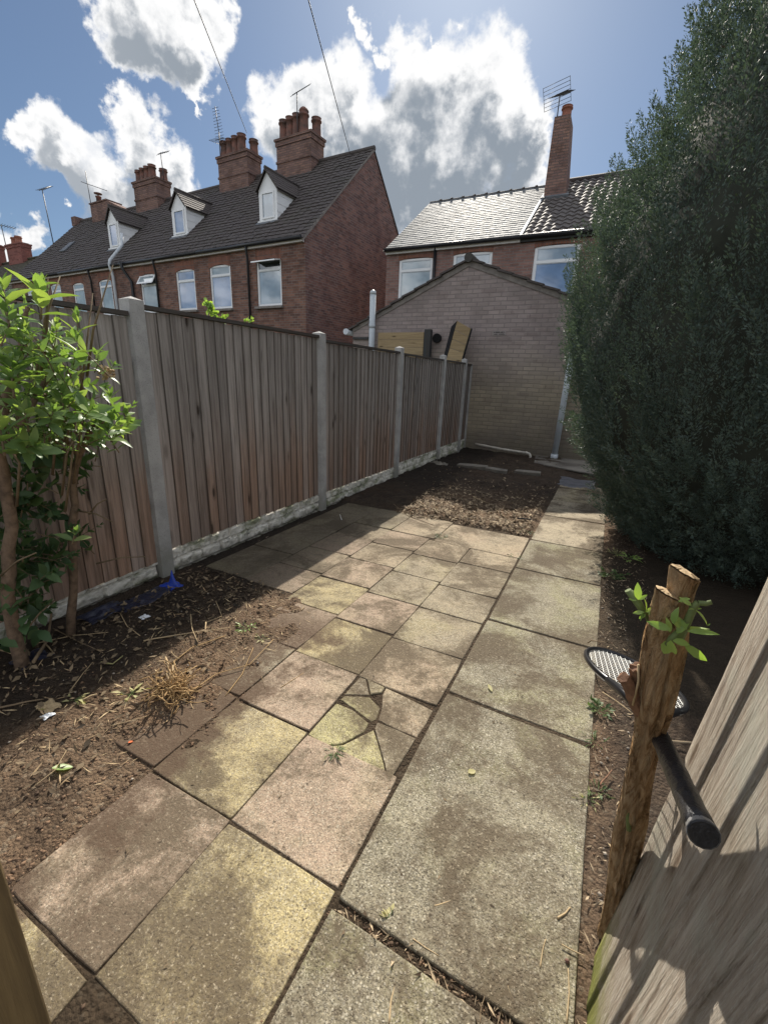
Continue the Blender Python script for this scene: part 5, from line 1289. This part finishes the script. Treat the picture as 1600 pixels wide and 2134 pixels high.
# ------------------------------------------------------------------ litter on the ground
def flakes(name, pts, smin, smax, asp, m, flat=.35, **kw):
    """many thin bent chips in one mesh"""
    n = len(pts); P = np.array(pts); L = RNG.uniform(smin, smax, n); W = L*RNG.uniform(*asp, n)
    th = RNG.uniform(0, 6.283, n); D = np.stack([np.cos(th), np.sin(th), RNG.normal(0, flat, n)], 1); N = np.stack([RNG.normal(0, flat, n), RNG.normal(0, flat, n), np.ones(n)], 1)
    V, Fq = leaf_arrays(P, D, N, L, W/2, RNG.uniform(-.3, .3, n), .2, 2); return from_arrays(name, V, Fq, M[m], None, **kw)
def pt_on(x, y, up=.004): return (x, y, max(soil_z(x, y), -.006)+up)
def in_chips(x, y):
    e = mnoise.noise((x*3, y*3, 0))*.15
    return y > 4.12+e*.6 and x < -.50+e*.3 and x > -1.9
pts = []
while len(pts) < 4300:
    x, y = RNG.uniform(-2.0, -.42), 4.08+RNG.exponential(.85)
    if y > 7 or not in_chips(x, y) or RNG.random() > math.exp(-max(0, y-5.0)*.8): continue
    pts.append(pt_on(x, y, RNG.uniform(.0, .02)))
flakes('wood_chips', pts, .014, .058, (.14, .5), 'chips', label='pale wood chips scattered thickly over the bed behind the patio', cat='wood chips', kind='stuff')
# crumbs of earth
V0 = np.array([(1, 0, 0), (-1, 0, 0), (0, 1, 0), (0, -1, 0), (0, 0, 1), (0, 0, -1)], float); T0 = np.array([(0, 2, 4), (2, 1, 4), (1, 3, 4), (3, 0, 4), (2, 0, 5), (1, 2, 5), (3, 1, 5), (0, 3, 5)])
def lumps(name, pts, smin, smax, m, sq=.7, power=3, **kw):
    n = len(pts); s_ = smin+(smax-smin)*RNG.random(n)**power
    V = V0[None]*s_[:, None, None]*RNG.uniform(.6, 1.3, (n, 6, 3)); V[:, :, 2] *= sq
    th = RNG.uniform(0, 6.28, n); c, s2 = np.cos(th)[:, None], np.sin(th)[:, None]; X = V[:, :, 0]*c-V[:, :, 1]*s2; Y = V[:, :, 0]*s2+V[:, :, 1]*c
    V = np.stack([X, Y, V[:, :, 2]], 2)+np.array(pts)[:, None, :]; Fq = (np.arange(n)[:, None, None]*6+T0[None]).reshape(-1, 3)
    return from_arrays(name, V, Fq, M[m], None, **kw)
pts = []
while len(pts) < 21000:
    y = RNG.uniform(-.1, 2.15); x = xb(y)-RNG.exponential(.34)+.05 if RNG.random() < .7 else xb(y)+RNG.exponential(.11)
    if x < -2.5: continue
    pts.append(pt_on(x, y, .0))
lumps('soil_crumbs', pts, .0009, .0095, 'crumbs', power=7, sq=.6, label='loose crumbs of brown earth over the dug border beside the patio', cat='earth crumbs', kind='stuff')
pts = []
while len(pts) < 2600:
    q = RNG.random()
    if q < .35: x, y = RNG.uniform(.16, .42), RNG.uniform(.5, 5.0)
    elif q < .55: x, y = RNG.uniform(-.5, -.44), RNG.uniform(.3, 5)
    elif q < .70: x, y = RNG.uniform(-.46, .16), .697+RNG.normal(0, .014)
    elif q < .8: x, y = RNG.normal(-.6, .12), RNG.normal(3.75, .15)
    else: x, y = RNG.uniform(-1.3, .16), RNG.uniform(.1, 4)
    pts.append(pt_on(x, y, .001))
lumps('grit', pts, .0012, .0065, 'crumbs', label='dark grit lying in the joints and along the edges of the slabs', cat='grit', kind='stuff')
pts = [pt_on(RNG.uniform(.17, .33), RNG.uniform(.6, 3.4), .003) for _ in range(130)]+[pt_on(RNG.uniform(-2.3, -1.3), RNG.uniform(.2, 2.0), .004) for _ in range(110)]
lumps('pebbles', pts, .003, .010, 'pebbles', label='small pale pebbles in the soil', cat='pebbles', kind='stuff')
pts = []
while len(pts) < 1500:
    y = RNG.uniform(.1, 2.1); x = RNG.uniform(-2.52, xb(y)-.15)
    if x > -1.9 and RNG.random() < .55: continue
    pts.append(pt_on(x, y, RNG.uniform(.003, .02)))
pts += [pt_on(RNG.uniform(-2.4, -.5), RNG.uniform(5.2, 8.5), .01) for _ in range(420)]
flakes('leaf_litter', pts, .012, .045, (.25, .6), 'dead_leaves', .45, label='brown dead leaves and bark scraps on the dark soil', cat='leaf litter', kind='stuff')
pts = [pt_on(RNG.uniform(.17, .5), RNG.uniform(3.2, 5.2), RNG.uniform(.002, .03)) for _ in range(700)]+[pt_on(RNG.uniform(.168, .32), RNG.uniform(.55, 3.2), RNG.uniform(.001, .012)) for _ in range(420)]
pts += [pt_on(RNG.uniform(-.44, .1), .697+RNG.normal(0, .016), .004) for _ in range(130)]
flakes('dry_litter', pts, .008, .038, (.06, .26), 'chips', .4, label='dry stalks and needles along the soil edge of the path', cat='dry litter', kind='stuff')
pts = [pt_on(RNG.uniform(-2.2, -1.35), RNG.uniform(.5, 2.0), .006) for _ in range(420)]
flakes('chopped_stalks', pts, .015, .06, (.06, .14), 'dry_stem', .3, label='short pale chopped stalks on the dug border', cat='stalks', kind='stuff')
pts = [(RNG.uniform(-1.25, .15), RNG.uniform(.25, 4.0), .003) for _ in range(170)]
flakes('slab_debris', pts, .006, .022, (.12, .4), 'dead_leaves', .12, label='tiny bits of dead leaf and twig on the slabs', cat='debris', kind='stuff')

# individually visible stalks and twigs: pixels of both ends (and a bend) on the ground, radius
def stick(pxs, r, m, label, lift=.005, arch=0):
    r *= .45 if pxs[0][1] > 1600 else .62 if pxs[0][1] > 1380 else .8
    P = []
    for k, (x, y) in enumerate(pxs):
        q = gnd(x, y); f = k/(len(pxs)-1); z = pt_on(q.x, q.y)[2]+lift+arch*math.sin(math.pi*f); q = gnd(x, y, z); P.append(q)
    P2 = []
    for a, c in zip(P, P[1:]):
        for t in range(4): P2.append(a.lerp(c, t/4))
    P2.append(P[-1]); n = len(P2)
    P2 = [p+Vector((mnoise.noise((p.x*30, p.y*30, 1)), mnoise.noise((p.x*30, p.y*30, 7)), 0))*r*.9 for p in P2]
    b = MB(); b.tube([tuple(p) for p in P2], [r*(1-.45*k/n) for k in range(n)], 6)
    c = P2[n//2]; thing_mesh('twig', b, M[m], label, 'twig', tuple(c), 'twigs and stalks on the ground')
STICKS = [
    ([(70, 1380), (100, 1330), (112, 1252)], .010, 'dark_stem', 'thick brown stick propped at the foot of the shrub', .05, .02),
    ([(70, 1295), (95, 1342), (132, 1385)], .006, 'dry_stem', 'pale cane slanting across the shaded soil below the shrub'),
    ([(80, 1340), (150, 1325), (225, 1318)], .004, 'dry_stem', 'thin straight cane lying across the shaded soil, pointing to the fence post'),
    ([(110, 1310), (170, 1340), (215, 1360)], .004, 'dark_stem', 'thin dark cane crossing another on the shaded soil'),
    ([(250, 1278), (265, 1305), (292, 1325)], .004, 'dry_stem', 'short bent twig below the white scrap'),
    ([(300, 1335), (390, 1320), (480, 1308)], .005, 'dry_stem', 'long pale cane running from the shade out into the sun'),
    ([(397, 1280), (400, 1310), (412, 1338)], .004, 'dry_stem', 'pale upright stalk at the shadow edge', .03),
    ([(429, 1297), (428, 1318)], .005, 'dry_stem', 'short pale stub of cane at the shadow edge', .03),
    ([(430, 1297), (463, 1284)], .004, 'dry_stem', 'short twig pointing to the patio corner'),
    ([(450, 1254), (462, 1282)], .004, 'dry_stem', 'curved pale twig in the fence shadow'),
    ([(210, 1380), (235, 1384), (256, 1367)], .005, 'pale_leaf', 'bright yellow-green curved stem in the shade'),
    ([(150, 1435), (172, 1405), (193, 1380)], .004, 'dry_stem', 'straight thin stalk in the shade left of the yellow-green stem'),
    ([(0, 1355), (45, 1367), (54, 1412)], .005, 'dry_stem', 'kinked pale stem at the left edge of the photo'),
    ([(0, 1475), (60, 1462), (92, 1457)], .007, 'dark_stem', 'thick dark stick on shaded soil at the left edge'),
    ([(75, 1478), (110, 1472), (127, 1476)], .005, 'dry_stem', 'pale curved husk lying at the shadow edge'),
    ([(170, 1460), (190, 1450), (202, 1447)], .007, 'dry_stem', 'flat pale strip of bark in the sun'),
    ([(353, 1423), (400, 1440), (450, 1405), (520, 1385), (570, 1332)], .0045, 'straw', 'long reddish root trailing from the clump across the soil'),
    ([(355, 1385), (400, 1350), (470, 1325)], .006, 'straw', 'thick reddish root running from the clump towards the fence'),
    ([(470, 1450), (505, 1405), (528, 1350)], .004, 'straw', 'curved thin root on soil near the patio edge'),
    ([(292, 1462), (322, 1442)], .004, 'straw', 'short straight root left of the clump'),
    ([(70, 1640), (115, 1605), (138, 1565), (132, 1560)], .0035, 'dry_stem', 'curled thin stem on bare brown soil'),
    ([(230, 1513), (270, 1503), (310, 1492)], .003, 'dry_stem', 'thin stalk lying below the clump'),
    ([(585, 1433), (632, 1403)], .003, 'straw', 'thin twig lying on the dirty pink slab'),
    ([(545, 1410), (552, 1435)], .003, 'dark_stem', 'small hooked twig on the dirty slab'),
    ([(905, 1889), (925, 1884), (944, 1876)], .005, 'dry_stem', 'thick pale stalk on the large slab near its joint', .004),
    ([(1162, 1916), (1175, 1905), (1188, 1892)], .007, 'dry_stem', 'stout pale stalk on the large slab by the soil edge', .006),
    ([(1125, 2017), (1130, 1985), (1137, 1957)], .004, 'dry_stem', 'thin pale stalk pointing along the path', .004),
    ([(860, 1957), (885, 1975), (915, 1993)], .004, 'dry_stem', 'pale stalk lying out of the slab joint', .006),
    ([(810, 2134), (815, 2085), (823, 2057), (850, 2053)], .006, 'dry_stem', 'bent pale stalk on the nearest slab', .004),
    ([(1058, 2055), (1072, 2095), (1082, 2130)], .0035, 'dry_stem', 'thin curved stalk at the lower edge of the large slab', .004),
    ([(1000, 2134), (1003, 2100), (1014, 2062)], .0035, 'dark_stem', 'dark thin stalk crossing the near joint', .004),
    ([(1180, 2134), (1186, 2070), (1183, 2018)], .0045, 'dry_stem', 'long thin stalk along the slab edge beside the mossy board', .006),
    ([(1170, 1970), (1195, 1982), (1218, 1994)], .004, 'dry_stem', 'thin stalk lying towards the mossy board', .01),
    ([(1143, 1617), (1155, 1614), (1170, 1611)], .004, 'dark_stem', 'short dark twig on the large slab', .003),
    ([(1250, 1637), (1262, 1622), (1275, 1605)], .008, 'torn_wood', 'broken reddish stick in the soil strip beside the path', .02),
    ([(1255, 1443), (1285, 1462), (1317, 1487)], .005, 'dry_stem', 'pale stalk reaching from the path edge to the stump', .02),
    ([(1270, 1760), (1278, 1778), (1287, 1790)], .005, 'dry_stem', 'short pale stalk in the soil beside the stump foot', .006),
    ([(1225, 1340), (1232, 1335), (1258, 1338), (1268, 1355), (1290, 1408)], .004, 'dark_stem', 'hooped brown stem arching over the racket head', .05, .12),
    ([(1375, 1540), (1400, 1545), (1440, 1547)], .010, 'chips', 'orange-brown splinter of wood behind the racket grip', .02),
    ([(820, 1050), (850, 1075), (905, 1095)], .004, 'dark_stem', 'thin stalk across the sunlit wood chips'),
    ([(985, 1035), (1020, 1050), (1060, 1085)], .006, 'dry_stem', 'long stalk on the wood chips behind the wide slab'),
    ([(1078, 1080), (1095, 1081), (1112, 1084)], .012, 'felt', 'dark scrap of wood on the chips beside the path', .02),
    ([(712, 1083), (708, 1072)], .005, 'racket_white', 'tiny white stick at the foot of the fence', .01),
]
for s_ in STICKS: stick(*s_)

# tangle of roots left where a plant was pulled up
def root_clump():
    c = gnd(360, 1440, .04); root = empty('root_clump', (c.x, c.y, 0), label='tangled clump of straw-coloured roots pulled up on the sunny soil', cat='root clump'); off = (c.x, c.y, 0)
    b = MB()
    for k in range(90):
        p = c+rv(.03); d = rv(1)+Vector((0, 0, .35)); pts = [p]
        for t in range(6): d = (d+rv(.5)).normalized(); q = pts[-1]+d*random.uniform(.012, .03); q.z = max(q.z, soil_z(q.x, q.y)+.004); pts.append(q)
        b.tube([tuple(q) for q in pts], random.uniform(.0012, .0035), 5)
    b.build('roots', M['straw'], root, off=off)
    b = MB()
    for (x, y) in ((345, 1370), (352, 1400), (340, 1415), (365, 1385)):
        a = gnd(x, y, .06); b.tube([tuple(c), tuple(c.lerp(a, .5)+Vector((0, 0, .06))), tuple(a)], [.006, .005, .004], 6)
    b.build('stalks', M['dry_stem'], root, off=off)
root_clump()

def tuft(px, py, label, n, L, m='weed_leaf', spread=.03, up=.5, wd=.3, z=.0):
    c = gnd(px, py); c.z = pt_on(c.x, c.y)[2]+z; root = empty('weed', tuple(c), label=label, cat='weed', group='small weeds'); off = tuple(c)
    lv = Leaves(); st = MB()
    for k in range(n):
        a = random.uniform(0, 6.28); d = Vector((math.cos(a), math.sin(a), random.uniform(.1, 1)*up*2)); p = c+Vector((math.cos(a), math.sin(a), 0))*random.uniform(0, spread)
        q = p+d.normalized()*L*random.uniform(.2, .8); st.tube([tuple(p), tuple(q)], .0012, 4); lv.add(q, d+rv(.3), Vector((0, 0, 1))+rv(.35), L*random.uniform(.5, 1), L*wd*random.uniform(.5, 1)*.5, .3)
    st.build('stem', M['green_stem'], root, off=off); lv.build('leaves', m, root, off, 2)
tuft(697, 1568, 'spiky dark green weed growing at the corner of the broken slab', 26, .035, wd=.18, spread=.015)
tuft(1250, 1480, 'leafy green weed at the path edge beside the racket', 34, .035, spread=.035, wd=.6)
tuft(1240, 1545, 'thin wiry weed at the path edge in front of the racket', 18, .03, spread=.04, wd=.2)
tuft(1245, 1650, 'bright green seedling in the soil strip beside the stump', 16, .03, spread=.03)
tuft(1225, 1665, 'low dry weed at the edge of the large slab', 16, .03, 'pale_leaf', .04, .3, .2)
tuft(918, 1119, 'dark weed in the joint at the far end of the patio', 30, .035, spread=.05, up=.25)
tuft(1072, 1160, 'mossy tuft between the wide slab and the path', 30, .03, spread=.06, up=.15)
tuft(1275, 1200, 'dark leafy weed lying on soil at the foot of the evergreen', 46, .05, spread=.08, up=.3, wd=.6)
tuft(1310, 1165, 'pale leafy weed below the evergreen edge', 30, .05, 'sprout_leaf', .07, .3, .5)
tuft(1285, 1155, 'yellow grassy weed on the sunny soil below the evergreen', 34, .05, 'pale_leaf', .05, .6, .15)
tuft(515, 1316, 'small pale green rosette on the sunny soil', 14, .04, 'sprout_leaf', .02, .2, .35)
tuft(545, 1333, 'wilted pale rosette near the patio corner', 10, .03, 'pale_leaf', .02, .2, .35)
tuft(275, 1455, 'yellowish withered plant on the sunny soil', 16, .045, 'pale_leaf', .03, .3, .5)
tuft(155, 1472, 'pale yellow withered leaf cluster at the shadow edge', 9, .04, 'pale_leaf', .02, .2, .5)
tuft(813, 1920, 'tiny yellow dried plant in the joint of the nearest slabs', 7, .025, 'pale_leaf', .008, .4, .5)
tuft(805, 2030, 'tiny dry leaf cluster on the nearest slab', 7, .02, 'pale_leaf', .01, .3, .5)
tuft(1100, 1112, 'small green weeds where the wood chips meet the path', 26, .03, spread=.06, up=.3)
def single_leaf(px0, py0, px1, py1, m, label, wd=.25):
    a, c = gnd(px0, py0), gnd(px1, py1); a.z = pt_on(a.x, a.y)[2]+.012; lv = Leaves(); lv.add((0, 0, 0), (c-a).normalized(), (0, 0, 1), (c-a).length, (c-a).length*wd, -.1)
    o = lv.build('fallen_leaf', m, None); o.location = a; tag(o, label, 'leaf', 'single fallen leaves')
single_leaf(112, 1618, 152, 1602, 'sprout_leaf', 'pale green leaf lying on bare brown soil')
single_leaf(268, 1553, 278, 1545, 'red_petal', 'small orange-red leaf on the soil near the slab edge', .3)
single_leaf(1017, 1430, 1025, 1443, 'pale_leaf', 'small pale leaf on the second large slab', .2)
single_leaf(975, 1615, 990, 1608, 'pale_leaf', 'tiny pale leaf in the middle of the large near slab', .35)
single_leaf(85, 1500, 98, 1488, 'pale_leaf', 'whitish leaf scrap at the left shadow edge', .35)

def crumple(name, px, py, w, d, h, m, label, cat, seed=0, peak=None):
    c = gnd(px, py); c.z = pt_on(c.x, c.y)[2]-.002; n = 14; V = []
    for j in range(n+1):
        for i in range(n+1):
            u, v = i/n-.5, j/n-.5; r = math.hypot(u, v); an = math.atan2(v, u); rr = 1+.35*mnoise.noise((math.cos(an)*1.5, math.sin(an)*1.5, seed))
            z = h*max(0, mnoise.fractal((u*5, v*5, seed), 1, 2, 3)*.8+.4)*(1-min(1, (r*1.9)**2)*.75)
            if peak: z += peak*math.exp(-((u-.05)**2+(v-.1)**2)*70)
            V.append((u*w*rr, v*d*rr, z+.002))
    Fq = [(j*(n+1)+i, j*(n+1)+i+1, (j+1)*(n+1)+i+1, (j+1)*(n+1)+i) for j in range(n) for i in range(n)]
    o = from_arrays(name, V, Fq, M[m], None, True); o.location = c; s_ = o.modifiers.new('thickness', 'SOLIDIFY'); s_.thickness = .001; return tag(o, label, cat)
crumple('plastic_scrap', 357, 1222, .13, .10, .03, 'blue_plastic', 'bright blue plastic scrap at the foot of the near concrete post', 'plastic scrap', 2, .12)
crumple('plastic_scrap', 300, 1250, .16, .34, .03, 'navy_plastic', 'dark navy plastic sheet partly buried along the fence foot', 'plastic scrap', 5)
crumple('plastic_scrap', 215, 1278, .17, .22, .05, 'navy_plastic', 'crumpled dark navy plastic against the stone-faced board', 'plastic scrap', 8, .03)
crumple('plastic_scrap', 70, 1383, .12, .14, .03, 'navy_plastic', 'dull navy plastic half buried in the shade below the shrub', 'plastic scrap', 11)
crumple('paper_scrap', 302, 1290, .05, .045, .012, 'white_paper', 'small white scrap of paper on the shaded soil', 'paper scrap', 3)
crumple('paper_scrap', 103, 1507, .035, .04, .015, 'white_paper', 'dirty white crumpled scrap at the left shadow edge', 'paper scrap', 13)
crumple('paper_scrap', 105, 1488, .09, .06, .02, 'dry_stem', 'tan crumpled scrap of card beside a white scrap', 'card scrap', 17)
crumple('plastic_sheet', 1192, 1005, .62, .62, .04, 'plastic_sheet', 'wrinkled grey plastic sheet lying at the far end of the path', 'plastic sheet', 21)
b = MB(); c = gnd(1212, 950); b.tube([(c.x-.02, c.y-.15, 0), (c.x, c.y, .25)], .035, 8); thing_mesh('plastic_pipe', b, M['upvc_grey'], 'short pale pipe stub beside the evergreen at the wall foot', 'pipe', (c.x, c.y, 0))
p = gnd(923, 1882)
b = MB(); q = gnd(1181, 2007); b.lathe([(.001, 0), (.005, .002), (.006, .004), (.003, .008), (.001, .009)], (q.x, q.y, .002), 10); thing_mesh('pebble', b, M['chimney_pot'], 'small round reddish pebble on the near slab beside the mossy board', 'pebble', (q.x, q.y, 0))
c = gnd(912, 968); crumple('stone', 912, 968, .35, .25, .07, 'stone', 'rounded stone in the dark bed at the foot of the fence', 'stone', 31)
